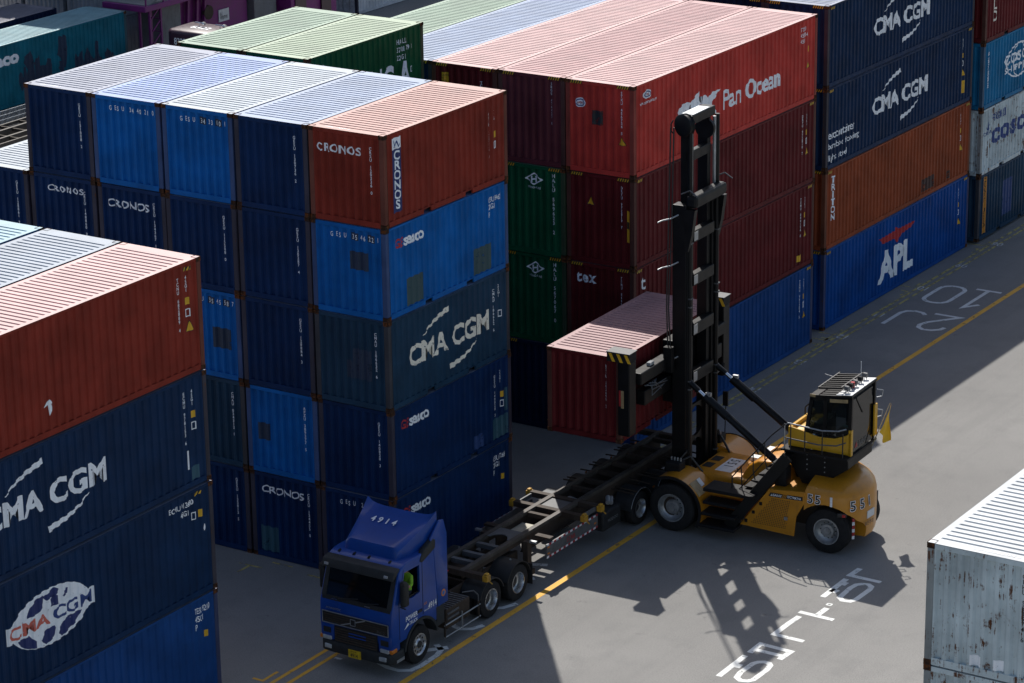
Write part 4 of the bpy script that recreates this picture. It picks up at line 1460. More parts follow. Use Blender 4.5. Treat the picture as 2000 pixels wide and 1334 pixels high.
# roof deflector: a scooped sheet rising to two horns, with closed cheeks
def defl(s, t):
    w = 0.86 + 0.30 * s
    y = 0.74 + 1.48 * s
    edge = max(0.0, (abs(t) - 0.80) / 0.20)
    h = 0.26 * min(1.0, s / 0.05) ** 0.8 + 0.52 * (s ** 0.95) + 0.14 * (abs(t) ** 8) * (s ** 4) - 0.04 * (1 - t * t) * s - 0.10 * edge ** 3 * (1 - s)
    return Vector((w * t, y, 3.03 + h))
mb = MB()
NS, NT = 22, 18
vs = []
for i in range(NS + 1):
    s = (i / NS) ** 1.4
    for j in range(NT + 1):
        vs.append(defl(s, -1 + 2 * j / NT))
fs = [(i * (NT + 1) + j, i * (NT + 1) + j + 1, (i + 1) * (NT + 1) + j + 1, (i + 1) * (NT + 1) + j) for i in range(NS) for j in range(NT)]
n0 = len(vs)
for i in range(NS + 1):
    s = (i / NS) ** 1.4
    for t in (-1, 1):
        p = defl(s, t)
        vs.append(Vector((p.x * 1.01, p.y, 3.0 + 0.0 * s)))
for i in range(NS):
    a, b = n0 + 2 * i, n0 + 2 * i + 2
    fs.append((i * (NT + 1), (i + 1) * (NT + 1), b, a))
    fs.append((i * (NT + 1) + NT, a + 1, b + 1, (i + 1) * (NT + 1) + NT))
fs.append(tuple([NS * (NT + 1) + j for j in range(NT + 1)] + [n0 + 2 * NS + 1, n0 + 2 * NS]))
mb.add(vs, fs)
dfo = part(mb, 'roof_deflector', MATS['cab_blue'], truck, True)
nrm = (defl(0.62, 0.1) - defl(0.58, 0.1)).normalized()
o = defl(0.55, -0.58)
flat_text(dfo, 'lettering', '4914', 0.29, 'ink_pure_white', o + Vector((0, -0.012, 0.018)), (1, 0, 0), nrm, 0.03, 0.95, 'LEFT', -0.1, 1.7, 0.014)
for s in (-1, 1):
    mb = MB().prism([(2.10, 1.30), (2.58, 1.30), (2.58, 3.25), (2.44, 3.66), (2.24, 3.70), (1.80, 3.30), (1.95, 3.05)], 0, *sorted((s * 1.17, s * 1.235)))
    part(mb, 'side_fairing', MATS['cab_blue'], truck, True, 0.025, 2)
    mb = MB().prism([(1.30, 2.86), (1.42, 2.80), (2.02, 3.0), (2.05, 3.22), (1.95, 3.30), (1.50, 3.12), (1.36, 2.98)], 0, *sorted((s * 1.08, s * 1.25)))
    part(mb, 'air_horn_shell', MATS['grey_plastic'], truck, True, 0.04, 2)
    # door edges as narrow dark joints and door handle
    mb = MB()
    for a, b in (((0.34, 1.02), (0.34, 2.05)), ((1.42, 1.35), (1.42, 2.86)), ((0.34, 2.05), (0.58, 2.88)), ((2.08, 1.32), (2.08, 3.0))):
        mb.bar((s * 1.221, a[0], a[1]), (s * 1.221, b[0], b[1]), 0.008, 0.016)
    part(mb, 'door_joint', MATS['ink_pure_black'], truck)
    part(MB().box(*sorted((s * 1.215, s * 1.245)), 1.18, 1.36, 1.46, 1.53), 'door_handle', MATS['black_plastic'], truck)
    fender(truck, 1.30, 0.50, 0.80, *sorted((s * 0.85, s * 1.25)), 12, 172, 'grey_plastic', 0.07, 'wheel_arch', 16)
    part(MB().box(*sorted((s * 1.0, s * 1.23)), 0.18, 0.52, 0.42, 0.50), 'step', MATS['silver_dull'], truck)
    part(MB().box(*sorted((s * 1.05, s * 1.225)), 2.02, 2.40, 0.75, 1.32), 'lower_side_panel', MATS['grey_plastic'], truck, False, 0.02)
    part(MB().box(*sorted((s * (HWD - 0.045), s * (HWD - 0.035))), 0.42, 1.30, 2.0, 2.06 if s > 0 else 2.80), 'side_window', MATS['glass_cab'], truck)
    # mirrors on arms
    mi = part(MB().box(*sorted((s * 1.27, s * 1.45)), 0.30, 0.54, 1.96, 2.60), 'mirror', MATS['black_plastic'], truck, True, 0.06, 3)
    part(MB().tube([(s * 1.2, 0.5, 2.52), (s * 1.38, 0.42, 2.55), (s * 1.38, 0.5, 2.4)], 0.018).tube([(s * 1.2, 0.4, 1.92), (s * 1.36, 0.46, 1.86)], 0.018), 'mirror_arm', MATS['black_plastic'], mi)
    part(MB().box(*sorted((s * 1.28, s * 1.45)), 0.30, 0.46, 2.52, 2.66), 'spot_mirror', MATS['black_plastic'], mi, True, 0.04, 2)
flat_text(truck, 'lettering', '4914', 0.24, 'ink_pure_white', (HWD + 0.003, 1.66, 1.40), (0, 1, 0), (0, 0, 1), 0.015, 0.8)
flat_text(truck, 'lettering', 'POWER', 0.19, 'ink_pure_white', (HWD + 0.003, 0.62, 1.42), (0, 1, 0), (0, 0, 1), 0.02, 0.82)
flat_text(truck, 'lettering', 'TRUCK', 0.13, 'ink_pure_white', (HWD + 0.003, 0.78, 1.28), (0, 1, 0), (0, 0, 1), 0.01, 0.9)
part(MB().prism([(0.55, 1.22), (0.78, 1.30), (0.72, 1.36)], 0, HWD, HWD + 0.006), 'painted_flash', MATS['ink_pure_white'], truck)
flat_text(truck, 'lettering', '420', 0.10, 'lamp_amber', (HWD + 0.003, 1.46, 1.58), (0, 1, 0), (0, 0, 1), 0.0, 0.9)
flat_text(truck, 'lettering', 'intercooler', 0.075, 'ink_pure_white', (HWD + 0.003, 1.46, 1.40), (0, 1, 0), (0, 0, 1), 0.0, 0.7)
part(MB().cyl((1.236, 2.35, 1.62), (1.242, 2.35, 1.62), 0.10, n=20), 'round_badge', MATS['lamp_amber'], truck)
part(MB().cyl((1.241, 2.35, 1.62), (1.245, 2.35, 1.62), 0.06, n=16), 'round_badge', MATS['ink_pure_blue'], truck)
# inside: dash, wheel, two seats
part(MB().box(-1.1, 1.1, 0.2, 0.55, 1.35, 1.85), 'dashboard', MATS['black_plastic'], truck, True, 0.05)
mb = MB()
cs = Vector((0.55, 0.75, 1.92))
ring = [cs + Vector((0.23 * math.cos(t), 0.10 * math.sin(t), 0.21 * math.sin(t))) for t in [2 * math.pi * i / 16 for i in range(17)]]
mb.tube(ring, 0.018, 6).tube([cs, cs + Vector((0, -0.3, -0.2))], 0.03)
part(mb, 'steering_wheel', MATS['ink_pure_black'], truck)
for x in (-0.6, 0.6):
    st = part(MB().box(x - 0.26, x + 0.26, 1.05, 1.55, 1.30, 1.58), 'seat', MATS['trousers'], truck, True, 0.06)
    part(MB().box(x - 0.26, x + 0.26, 1.52, 1.68, 1.5, 2.25), 'backrest', MATS['trousers'], st, True, 0.06)
# frame behind the cab
for x in (-0.42, 0.42):
    part(MB().box(x - 0.045, x + 0.045, 0.6, 7.1, 0.72, 0.98), 'frame_rail', MATS['frame_black'], truck)
for y in (2.7, 3.6, 4.6, 6.2, 7.0):
    part(MB().box(-0.375, 0.375, y - 0.05, y + 0.05, 0.75, 0.95), 'cross_member', MATS['frame_black'], truck)
part(MB().box(-0.37, 0.37, 0.5, 1.9, 0.55, 1.2), 'engine', MATS['frame_black'], truck)
for x in (-1.0, 0.6):
    bx = part(MB().box(x - 0.1, x + 0.52, 2.62, 3.75, 0.42, 0.98), 'side_box', MATS['frame_black'], truck, False, 0.03)
    for i in range(9):
        part(MB().box(x - 0.09, x + 0.51, 2.68 + i * 0.12, 2.72 + i * 0.12, 0.98, 1.0), 'tread_rib', MATS['side_grey'], bx)
    for i in range(3):
        part(MB().box(x + 0.50 if x > 0 else x - 0.13, x + 0.55 if x > 0 else x - 0.08, 2.66, 3.2, 0.55 + i * 0.14, 0.60 + i * 0.14), 'step_rung', MATS['side_grey'], bx)
for s in (-1, 1):
    mb = MB()
    for z in (0.26, 0.60):
        mb.tube([(s * 1.17, 2.45, z), (s * 1.17, 4.18, z)], 0.02, 6)
    sr = part(mb, 'side_guard', MATS['silver_dull'], truck)
    for y in (2.48, 3.3, 4.1):
        part(MB().bar((s * 1.165, y, 0.24), (s * 1.165, y, 0.72), 0.03, 0.05), 'guard_post', MATS['silver_dull' if y == 3.3 else 'frame_black'], sr)
    part(MB().tube([(s * 0.9, 3.7, 1.06), (s * 1.12, 3.95, 1.06), (s * 1.16, 4.1, 0.9), (s * 1.16, 4.12, 0.5)], 0.018), 'mudguard_stay', MATS['side_grey'], truck)
for y in (1.30,):
    for s in (-1, 1):
        wheel(truck, (s * 1.02, y, 0.52), 0.52, 0.30, s, 'alloy')
for y in (4.74, 6.10):
    for s in (-1, 1):
        wheel(truck, (s * 1.03, y, 0.52), 0.52, 0.28, s, 'dish', True)
        fender(truck, y, 0.52, 0.62, *sorted((s * 0.48, s * 1.2)), 18, 162, 'black_plastic', 0.03, 'mudguard', 12)
        part(MB().cyl((s * 0.9, y, 1.14), (s * 0.9, y, 1.17), 0.03, n=8), 'mudguard_bolt', MATS['silver_dull'], truck)
    part(MB().cyl((-0.9, y, 0.52), (0.9, y, 0.52), 0.09, n=12), 'axle', MATS['frame_black'], truck)
for s in (-1, 1):
    part(MB().box(*sorted((s * 0.55, s * 1.2)), 6.75, 6.78, 0.25, 0.85), 'mud_flap', MATS['rubber'], truck)
part(MB().cyl((0, 5.15, 1.0), (0, 5.15, 1.10), 0.48, n=30), 'fifth_wheel', MATS['frame_black'], truck)
mb = MB()
for k, x in enumerate((-0.3, -0.1, 0.15)):
    mb.tube([(x, 2.5, 1.7), (x, 2.8, 1.35 - 0.05 * k), (x * 0.6, 3.3, 1.22), (x * 0.5, 4.2, 1.35)], 0.018, 6)
part(mb, 'air_hose', MATS['lamp_red'], truck)

# ------------------------------------------------------------------ the driver
def skin_person(name, label, joints, edges, radii, colour_of, loc, parent_mats):
    me = bpy.data.meshes.new(name)
    me.from_pydata(joints, edges, [])
    ob = bpy.data.objects.new(name, me)
    COL.objects.link(ob)
    md = ob.modifiers.new('s', 'SKIN')
    sv = me.skin_vertices[0].data if me.skin_vertices else None
    if sv is None:
        bm = bmesh.new()
        bm.from_mesh(me)
        bm.verts.layers.skin.verify()
        bm.to_mesh(me)
        bm.free()
        sv = me.skin_vertices[0].data
    for i, r in enumerate(radii):
        sv[i].radius = r if isinstance(r, tuple) else (r, r)
    sv[0].use_root = True
    sb = ob.modifiers.new('d', 'SUBSURF')
    sb.levels = sb.render_levels = 2
    dg = bpy.context.evaluated_depsgraph_get()
    out = bpy.data.meshes.new_from_object(ob.evaluated_get(dg))
    bpy.data.objects.remove(ob, do_unlink=True)
    out.polygons.foreach_set('use_smooth', [True] * len(out.polygons))
    out.materials.clear()
    for k in parent_mats:
        out.materials.append(MATS[k])
    for p in out.polygons:
        p.material_index = colour_of(p.center)
    o = bpy.data.objects.new(name, out)
    COL.objects.link(o)
    o['label'] = label
    o['category'] = 'person'
    o.location = loc
    return o
J = [(0, 0.02, 0.10), (0, 0.0, 0.34), (0, -0.02, 0.56), (0, -0.03, 0.66), (0, -0.06, 0.76), (0, -0.06, 0.88),
     (0.19, -0.02, 0.55), (0.27, -0.12, 0.36), (0.22, -0.34, 0.34), (0.17, -0.44, 0.36),
     (-0.19, -0.02, 0.55), (-0.24, -0.14, 0.34), (-0.14, -0.36, 0.36), (-0.08, -0.46, 0.38),
     (0.11, -0.02, 0.08), (0.14, -0.42, 0.10), (0.14, -0.46, -0.30), (0.14, -0.60, -0.36),
     (-0.11, -0.02, 0.08), (-0.14, -0.42, 0.10), (-0.14, -0.46, -0.30), (-0.14, -0.60, -0.36)]
Ed = [(0, 1), (1, 2), (2, 3), (3, 4), (4, 5), (2, 6), (6, 7), (7, 8), (8, 9), (2, 10), (10, 11), (11, 12), (12, 13), (0, 14), (14, 15), (15, 16), (16, 17), (0, 18), (18, 19), (19, 20), (20, 21)]
Rd = [(0.15, 0.12), (0.155, 0.12), (0.15, 0.11), 0.055, (0.075, 0.09), (0.07, 0.085), 0.075, 0.058, 0.04, 0.035, 0.075, 0.058, 0.04, 0.035, 0.085, 0.065, 0.05, 0.045, 0.085, 0.065, 0.05, 0.045]
def colr(c):
    if c.z > 0.645:
        return 2
    if c.y < -0.2 and c.z > 0.25:
        return 2
    if c.z < 0.16:
        return 1
    return 0
drv = skin_person('person', 'driver in a lime green shirt sitting at the truck window', J, Ed, Rd, colr, (TX + 0.76, TY + 1.10, 1.95), ('vest_lime', 'trousers', 'skin'))
mb = MB()
vs, fs = [], []
for i in range(7):
    a = math.pi / 2 * i / 6
    for j in range(14):
        t = 2 * math.pi * j / 14
        vs.append((0.092 * math.cos(a) * math.cos(t), -0.05 + 0.108 * math.cos(a) * math.sin(t), 0.84 + 0.125 * math.sin(a)))
for i in range(6):
    for j in range(14):
        fs.append((i * 14 + j, i * 14 + (j + 1) % 14, (i + 1) * 14 + (j + 1) % 14, (i + 1) * 14 + j))
mb.add(vs, fs)
part(mb, 'hair', MATS['hair'], drv, True)
part(MB().prism([(-0.175, 0.80), (-0.15, 0.80), (-0.15, 0.84)], 0, -0.015, 0.015), 'nose', MATS['skin'], drv)
for s in (-1, 1):
    for k in range(4):
        b0 = Vector((s * 0.15 if s > 0 else -0.08 - 0.0, -0.45, 0.38))
        b0.x += (k - 1.5) * 0.02
        part(MB().tube([b0, b0 + Vector((0, -0.05, 0.02)), b0 + Vector((0, -0.06, -0.02))], 0.009, 6), 'finger', MATS['skin'], drv)
    part(MB().tube([(s * 0.14 - 0.0, -0.42, 0.37), (s * 0.14 - s * 0.04, -0.45, 0.41)], 0.01, 6), 'thumb', MATS['skin'], drv)

# ------------------------------------------------------------------ the skeleton trailer
TRX = 2.30
trailer = thing('semi_trailer', 'empty black skeleton trailer with red and white side strips coupled to the truck', 'trailer', (TRX, 0, 0))
for s in (-1, 1):
    b = part(MB().box(*sorted((s * 0.36, s * 0.50)), -0.75, 11.55, 1.30, 1.40), 'main_beam', MATS['beam_worn'], trailer)
    part(MB().box(*sorted((s * 0.41, s * 0.45)), -0.7, 2.3, 1.14, 1.30), 'beam_web', MATS['frame_black'], b)
    part(MB().box(*sorted((s * 0.41, s * 0.45)), 2.3, 11.5, 0.88, 1.30), 'beam_web', MATS['frame_black'], b)
    part(MB().box(*sorted((s * 0.37, s * 0.49)), 2.3, 11.5, 0.85, 0.88), 'beam_flange', MATS['frame_black'], b)
for y in (0.0, 0.55, 1.25, 3.9, 6.3, 7.0, 7.8, 8.6, 9.4, 10.2, 11.0):
    part(MB().box(-0.36, 0.36, y - 0.07, y + 0.07, 1.24, 1.37), 'cross_member', MATS['frame_black' if y > 3 else 'side_grey'], trailer)
# coupling plate with its half-round cut
pts = [(-0.36, 1.75), (-0.36, 2.45), (0.36, 2.45), (0.36, 1.75)] + [(0.30 * math.cos(R(a)), 1.62 + 0.42 * math.sin(R(a))) for a in range(20, 161, 20)]
part(MB().prism(pts, 2, 1.36, 1.385), 'coupling_plate', MATS['side_grey'], trailer)
pl = part(MB().box(-0.34, 0.34, 2.75, 3.55, 1.12, 1.16), 'deck_plate', MATS['dust_plate'], trailer)
part(MB().cyl((0.16, 3.3, 1.158), (0.16, 3.3, 1.165), 0.055, n=14), 'plate_hole', MATS['ink_pure_black'], pl)
part(MB().box(-0.36, 0.36, 4.55, 5.15, 1.33, 1.36), 'centre_plate', MATS['side_grey'], trailer)
part(MB().box(-1.02, -0.52, 5.35, 6.1, 1.22, 1.25), 'deck_plate', MATS['side_grey'], trailer)
part(MB().cyl((-0.15, 5.75, 1.12), (0.35, 5.6, 1.12), 0.14, n=18), 'air_tank', MATS['silver_dull'], trailer, True)

def bolster(y, w=1.14, h=0.14):
    b = part(MB().box(-w, w, y - 0.09, y + 0.09, 1.40 - h - 0.02, 1.395), 'bolster', MATS['frame_black'], trailer)
    for s in (-1, 1):
        lk_ = part(MB().box(*sorted((s * (w - 0.02), s * (w + 0.14))), y - 0.10, y + 0.10, 1.22, 1.40), 'twist_lock', MATS['lock_yellow'], trailer, False, 0.02)
        part(MB().box(s * (w + 0.06) - 0.05, s * (w + 0.06) + 0.05, y - 0.07, y + 0.07, 1.40, 1.45), 'lock_cone', MATS['lock_yellow'], lk_, False, 0.015)
        part(MB().bar((s * (w + 0.12), y, 1.25), (s * (w + 0.16), y + 0.12, 1.12), 0.03, 0.03), 'lock_handle', MATS['lock_yellow'], lk_)
    return b
for y in (-0.67, 4.38, 5.28, 11.42):
    bolster(y)
for s in (-1, 1):
    part(MB().box(*sorted((s * 1.05, s * 1.10)), 4.48, 5.18, 1.24, 1.36), 'bolster_tie', MATS['side_grey'], trailer)
# near-side panel with reflective edge tape
for s in (-1, 1):
    pn = part(MB().box(*sorted((s * 1.08, s * 1.12)), 2.5, 5.25, 0.74, 1.14), 'side_panel', MATS['side_grey'], trailer)
    for z in (0.755, 1.115):
        n = 22
        for i in range(n):
            a = 2.5 + i * 2.75 / n
            part(MB().box(*sorted((s * 1.119, s * 1.124)), a, a + 2.75 / n, z - 0.028, z + 0.028), 'reflective_tape', MATS['tape_red' if i % 2 else 'tape_white'], pn)
    for y, z in ((2.6, 0.86), (2.6, 1.04), (5.1, 0.9)):
        part(MB().box(*sorted((s * 1.12, s * 1.13)), y - 0.05, y + 0.05, z - 0.02, z + 0.02), 'side_reflector', MATS['lamp_amber'], pn)
    flat_text(pn, 'lettering', 'STAR', 0.2, 'ink_pure_red', (s * 1.124, 3.55 if s > 0 else 4.0, 0.86), (0, s, 0), (0, 0, 1), 0.01, 1.0)
    lgp = part(MB().box(*sorted((s * 0.62, s * 0.78)), 2.05, 2.25, 0.45, 1.30), 'landing_leg', MATS['frame_black'], trailer)
    part(MB().box(*sorted((s * 0.56, s * 0.84)), 1.98, 2.32, 0.30, 0.45), 'leg_foot', MATS['frame_black'], lgp)
    part(MB().box(*sorted((s * 0.80, s * 1.0)), 2.1, 2.2, 1.28, 1.34), 'leg_gearbox', MATS['silver_dull'], lgp)
    # tool box ahead of the wheels
    tb = part(MB().box(*sorted((s * 0.62, s * 1.12)), 5.55, 6.55, 0.45, 1.02), 'tool_box', MATS['black_plastic'], trailer, False, 0.05)
    part(MB().box(*sorted((s * 0.6, s * 1.1)), 2.7, 2.9, 1.2, 1.26), 'outrigger', MATS['frame_black'], trailer)
flat_text(trailer, 'lettering', 'MODOO', 0.13, 'silver_dull', (1.122, 5.8, 0.68), (0, 1, 0), (0, 0, 1), 0.0, 1.1)
part(MB().tube([(0.95, 6.1, 1.15), (0.8, 6.35, 1.22)], 0.07, 10).tube([(1.0, 6.2, 1.12), (0.85, 6.45, 1.18)], 0.06, 10), 'air_filter', MATS['silver_dull'], trailer)
for y in (7.66, 9.12, 10.58):
    for s in (-1, 1):
        wheel(trailer, (s * 1.0, y, 0.50), 0.50, 0.27, s, 'dish', True)
        fender(trailer, y, 0.50, 0.62, *sorted((s * 0.55, s * 1.16)), 8, 172, 'black_plastic', 0.02, 'mudguard', 12)
        mb = MB()
        pts = [(s * 1.165, y + math.cos(R(a)) * 0.62, 0.5 + math.sin(R(a)) * 0.62) for a in range(8, 173, 12)]
        part(mb.tube(pts, 0.008, 5), 'mudguard_edge', MATS['silver_dull'], trailer)
        for dy in (-0.52, -0.3, 0.45):
            part(MB().bar((s * 0.45, y + dy, 1.14), (s * 1.2, y + dy, 1.12), 0.035, 0.035), 'mudguard_stay', MATS['frame_black'], trailer)
        part(MB().box(*sorted((s * 1.16, s * 1.17)), y + 0.66, y + 0.76, 0.92, 0.97), 'side_reflector', MATS['lamp_amber'], trailer)
    part(MB().cyl((-0.9, y, 0.50), (0.9, y, 0.50), 0.08, n=12), 'axle', MATS['frame_black'], trailer)
part(MB().box(-1.15, 1.15, 11.5, 11.58, 0.55, 0.75), 'rear_bumper', MATS['frame_black'], trailer)
for s in (-1, 1):
    part(MB().box(*sorted((s * 0.7, s * 1.1)), 11.58, 11.62, 0.58, 0.72), 'tail_light', MATS['lamp_red'], trailer)
# ------------------------------------------------------------------ the yellow container handler
plain('plant_yellow', (0.50, 0.205, 0.010), 0.42, 0, 0.10, 2.0, 0.35, 0.3, 0.22)
plain('cab_yellow', (0.56, 0.30, 0.010), 0.40, 0, 0.08, 2.0, 0.35, 0.3, 0.12)
plain('mast_black', (0.0055, 0.0058, 0.0066), 0.45, 0, 0.35, 3.0, 0.22, 0, 0.0)
plain('step_black', (0.011, 0.011, 0.012), 0.65, 0, 0.3, 8.0, 0.2)
plain('white_panel', (0.60, 0.61, 0.61), 0.5, 0, 0.1)
plain('flag_yellow', (0.70, 0.40, 0.012), 0.8, 0, 0.1)
plain('seat_blue', (0.03, 0.10, 0.16), 0.7)
plain('steel_rod', (0.7, 0.7, 0.72), 0.18, 1.0, 0.05)
plain('old_plate', (0.30, 0.22, 0.11), 0.6, 0, 0.3, grime=0.4)
hd_ = thing('container_handler', 'yellow container handler numbered 551 with a tall black mast', 'forklift', (4.39, 9.64, 0), 0.047)

def hw(x, y, rad, width, out, kind, twin):
    w = wheel(hd_, (x, y, rad), rad, width, 1, kind, twin)
    w.rotation_euler = (0, 0, R(90) if out > 0 else R(-90))
    return w
for s in (-1, 1):
    hw(0.0, s * 1.83, 0.73, 0.44, s, 'plant', True)
    hw(4.66, -1.28 if s < 0 else 0.66, 0.67, 0.44, s, 'plant', False)

def arc_sheet(cx, cz, r, t, y0, y1, a0, a1, n=18):
    mb = MB()
    vs, fs = [], []
    for i in range(n + 1):
        a = R(a0 + (a1 - a0) * i / n)
        for rr, y in ((r, y0), (r, y1), (r - t, y1), (r - t, y0)):
            vs.append((cx + math.cos(a) * rr, y, cz + math.sin(a) * rr))
    for i in range(n):
        for k in range(4):
            fs.append((4 * i + k, 4 * i + (k + 1) % 4, 4 * i + 4 + (k + 1) % 4, 4 * i + 4 + k))
    fs += [(0, 1, 2, 3), (4 * n + 3, 4 * n + 2, 4 * n + 1, 4 * n)]
    return mb.add(vs, fs)
for s in (-1, 1):
    y0, y1 = sorted((s * 0.98, s * 2.04))
    f = part(arc_sheet(0.0, 0.73, 0.96, 0.05, y0, y1, -28, 118), 'front_fender', MATS['plant_yellow'], hd_, True)
    e0, e1 = sorted((s * 2.04, s * 2.07))
    part(arc_sheet(0.0, 0.73, 0.98, 0.09, e0, e1, -28, 118), 'fender_edge', MATS['step_black'], f, True)
    part(MB().prism([(-0.45, 0.9), (0.86, 0.3), (0.96, 0.75), (0.8, 1.3), (0.4, 1.6), (0.0, 1.68), (-0.4, 1.55)], 1, *sorted((s * 0.95, s * 0.99))), 'fender_inner_plate', MATS['plant_yellow'], f)
part(MB().prism([(0.52, 1.505), (0.83, 1.17), (0.87, 1.21), (0.56, 1.545)], 1, -1.95, -1.55), 'makers_plate', MATS['old_plate'], hd_)
part(MB().prism([(0.53, 1.515), (0.70, 1.33), (0.745, 1.365), (0.575, 1.55)], 1, -1.54, -1.36), 'white_label', MATS['white_panel'], hd_)
part(MB().cyl((-0.1, -1.9, 0.73), (-0.1, 1.9, 0.73), 0.28, n=18), 'front_axle', MATS['frame_black'], hd_)
part(MB().cyl((4.66, -1.1, 0.67), (4.66, 0.6, 0.67), 0.2, n=16), 'rear_axle', MATS['frame_black'], hd_)
# chassis and hood
part(MB().box(0.0, 5.2, -0.95, 0.95, 0.55, 1.2), 'chassis', MATS['frame_black'], hd_)
hood = part(MB().box(0.12, 2.35, -0.96, 0.96, 1.1, 1.56), 'hood', MATS['plant_yellow'], hd_, True, 0.06, 3)
part(MB().box(0.70, 1.22, -0.62, 0.50, 1.56, 1.566), 'number_board', MATS['white_panel'], hd_)
flat_text(hood, 'lettering', '551', 0.44, 'ink_pure_black', (0.78, 0.42, 1.567), (0, -1, 0), (1, 0, 0), 0.0, 0.95, 'LEFT', 0, 1.15)
for y in (-0.50, 0.08):
    part(MB().box(0.22, 0.50, y, y + 0.38, 1.56, 1.568), 'hood_vent', MATS['step_black'], hood)
for x, y in ((1.32, -0.45), (1.45, 0.2)):
    part(MB().tube([(x, y - 0.08, 1.55), (x, y - 0.08, 1.62), (x, y + 0.08, 1.62), (x, y + 0.08, 1.55)], 0.012), 'hood_handle', MATS['ink_pure_black'], hood)
part(MB().box(1.30, 1.62, 0.55, 0.80, 1.56, 1.68), 'filter_box', MATS['white_panel'], hood)
prf = [(1.55, 1.2), (1.62, 1.56), (1.85, 1.95), (2.15, 2.14), (2.75, 2.20), (3.05, 2.10), (3.2, 1.7), (3.2, 1.2)]
part(MB().prism(prf, 1, -0.78, 0.9), 'engine_cover', MATS['plant_yellow'], hd_, True, 0.10, 3)
part(MB().box(1.86, 2.5, 0.2, 0.7, 2.05, 2.07), 'cover_panel', MATS['white_panel'], hd_)
part(MB().box(0.88, 2.6, -1.22, -0.95, 0.5, 1.22), 'hood_side', MATS['plant_yellow'], hd_, True, 0.03, 2)
# the ladder: four treads rising to the catwalk, big black stringer
part(MB().box(0.98, 2.55, -1.95, -1.22, 1.40, 1.50), 'catwalk', MATS['step_black'], hd_, False, 0.012)
for k, (z, y0) in enumerate(((1.06, -1.98), (0.72, -2.02), (0.36, -2.06))):
    part(MB().box(0.98 - 0.05 * k, 2.02, y0, -1.45, z - 0.04, z + 0.05), 'step', MATS['step_black'], hd_, False, 0.02)
for z in (0.5, 0.85, 1.18):
    part(MB().box(1.02, 2.0, -1.52, -1.44, z, z + 0.24), 'step_riser', MATS['plant_yellow'], hd_)
part(MB().bar((1.72, -1.75, 0.40), (3.36, -1.36, 2.66), 0.14, 0.34), 'stair_stringer', MATS['mast_black'], hd_)
for i in range(6):
    t = i / 5
    part(MB().box(2.15 + t * 1.05 - 0.1, 2.15 + t * 1.05 + 0.16, -1.42 + t * 0.1, -0.85, 1.55 + t * 1.05, 1.58 + t * 1.05), 'stair_tread', MATS['step_black'], hd_)
hr = MB()
hr.tube([(1.72, -1.55, 1.5), (1.72, -1.55, 1.84), (2.2, -1.5, 2.45), (2.9, -1.42, 3.28), (3.25, -1.3, 3.62)], 0.022)
hr.tube([(1.95, -1.55, 1.5), (2.9, -1.45, 2.72), (3.2, -1.35, 3.1)], 0.018)
part(hr, 'handrail', MATS['ink_pure_black'], hd_)
for a, b, c_ in (((2.02, -1.52, 1.5), (2.0, -1.52, 2.0), (1.98, -1.52, 2.2)), ((2.42, -1.5, 1.85), (2.36, -1.5, 2.1), (2.34, -1.48, 2.66)), ((2.78, -1.45, 2.2), (2.70, -1.45, 2.5), (2.68, -1.44, 3.05))):
    part(MB().tube([a, b, c_], 0.018), 'rail_post', MATS['ink_pure_black'], hd_)
# flank panel with its perforated vent
pan = [(2.02, 0.46), (3.72, 0.40), (3.78, 1.0), (4.02, 1.45), (4.04, 1.80), (2.92, 1.70)]
fp = part(MB().prism(pan, 1, -1.64, -1.58), 'flank_panel', MATS['plant_yellow'], hd_, False, 0.012)
hx = MB()
rows = 17
for i in range(rows):
    z = 0.60 + i * 0.052
    xa = 2.40 + (z - 0.60) * 0.75
    xb = 3.50 + (z - 0.60) * 0.16
    n = int((xb - xa) / 0.055)
    for k in range(n):
        x = xa + (k + 0.5 * (i % 2)) * 0.055
        hx.add([(x + 0.017 * math.cos(t), -1.642, z + 0.017 * math.sin(t)) for t in [math.pi / 3 * q for q in range(6)]], [(0, 1, 2, 3, 4, 5)])
vh = part(hx, 'vent_holes', MATS['ink_pure_black'], fp)
vh['kind'] = 'stuff'
for x, z in ((2.22, 0.62), (2.45, 0.92), (2.68, 1.22)):
    part(MB().box(x - 0.04, x + 0.04, -1.67, -1.64, z - 0.045, z + 0.045), 'hinge', MATS['step_black'], fp)
part(MB().box(3.42, 3.52, -1.67, -1.64, 0.86, 0.95), 'latch', MATS['silver_dull'], fp)
part(MB().prism([(2.92, 1.50), (3.30, 1.50), (3.36, 1.62), (2.98, 1.62)], 1, -1.648, -1.64), 'name_strip', MATS['ink_pure_black'], fp)
part(MB().prism([(3.46, 1.51), (3.98, 1.53), (3.98, 1.65), (3.50, 1.63)], 1, -1.648, -1.64), 'model_strip', MATS['ink_pure_black'], fp)
for i in range(4):
    x = 3.31 + i * 0.045
    part(MB().prism([(x, 1.50), (x + 0.016, 1.50), (x + 0.075, 1.62), (x + 0.059, 1.62)], 1, -1.648, -1.64), 'slash_mark', MATS['ink_pure_black'], fp)
flat_text(fp, 'lettering', 'SANY', 0.10, 'ink_pure_white', (3.06, -1.649, 1.525), (1, 0, 0), (0, 0, 1), 0.02, 1.1)
part(MB().prism([(2.98, 1.52), (3.05, 1.52), (3.025, 1.59)], 1, -1.652, -1.648), 'maker_emblem', MATS['white_panel'], fp)
flat_text(fp, 'lettering', 'SDCY90K7H4', 0.10, 'ink_pure_white', (3.50, -1.649, 1.545), (1, 0, 0), (0, 0, 1), 0.01, 0.72)
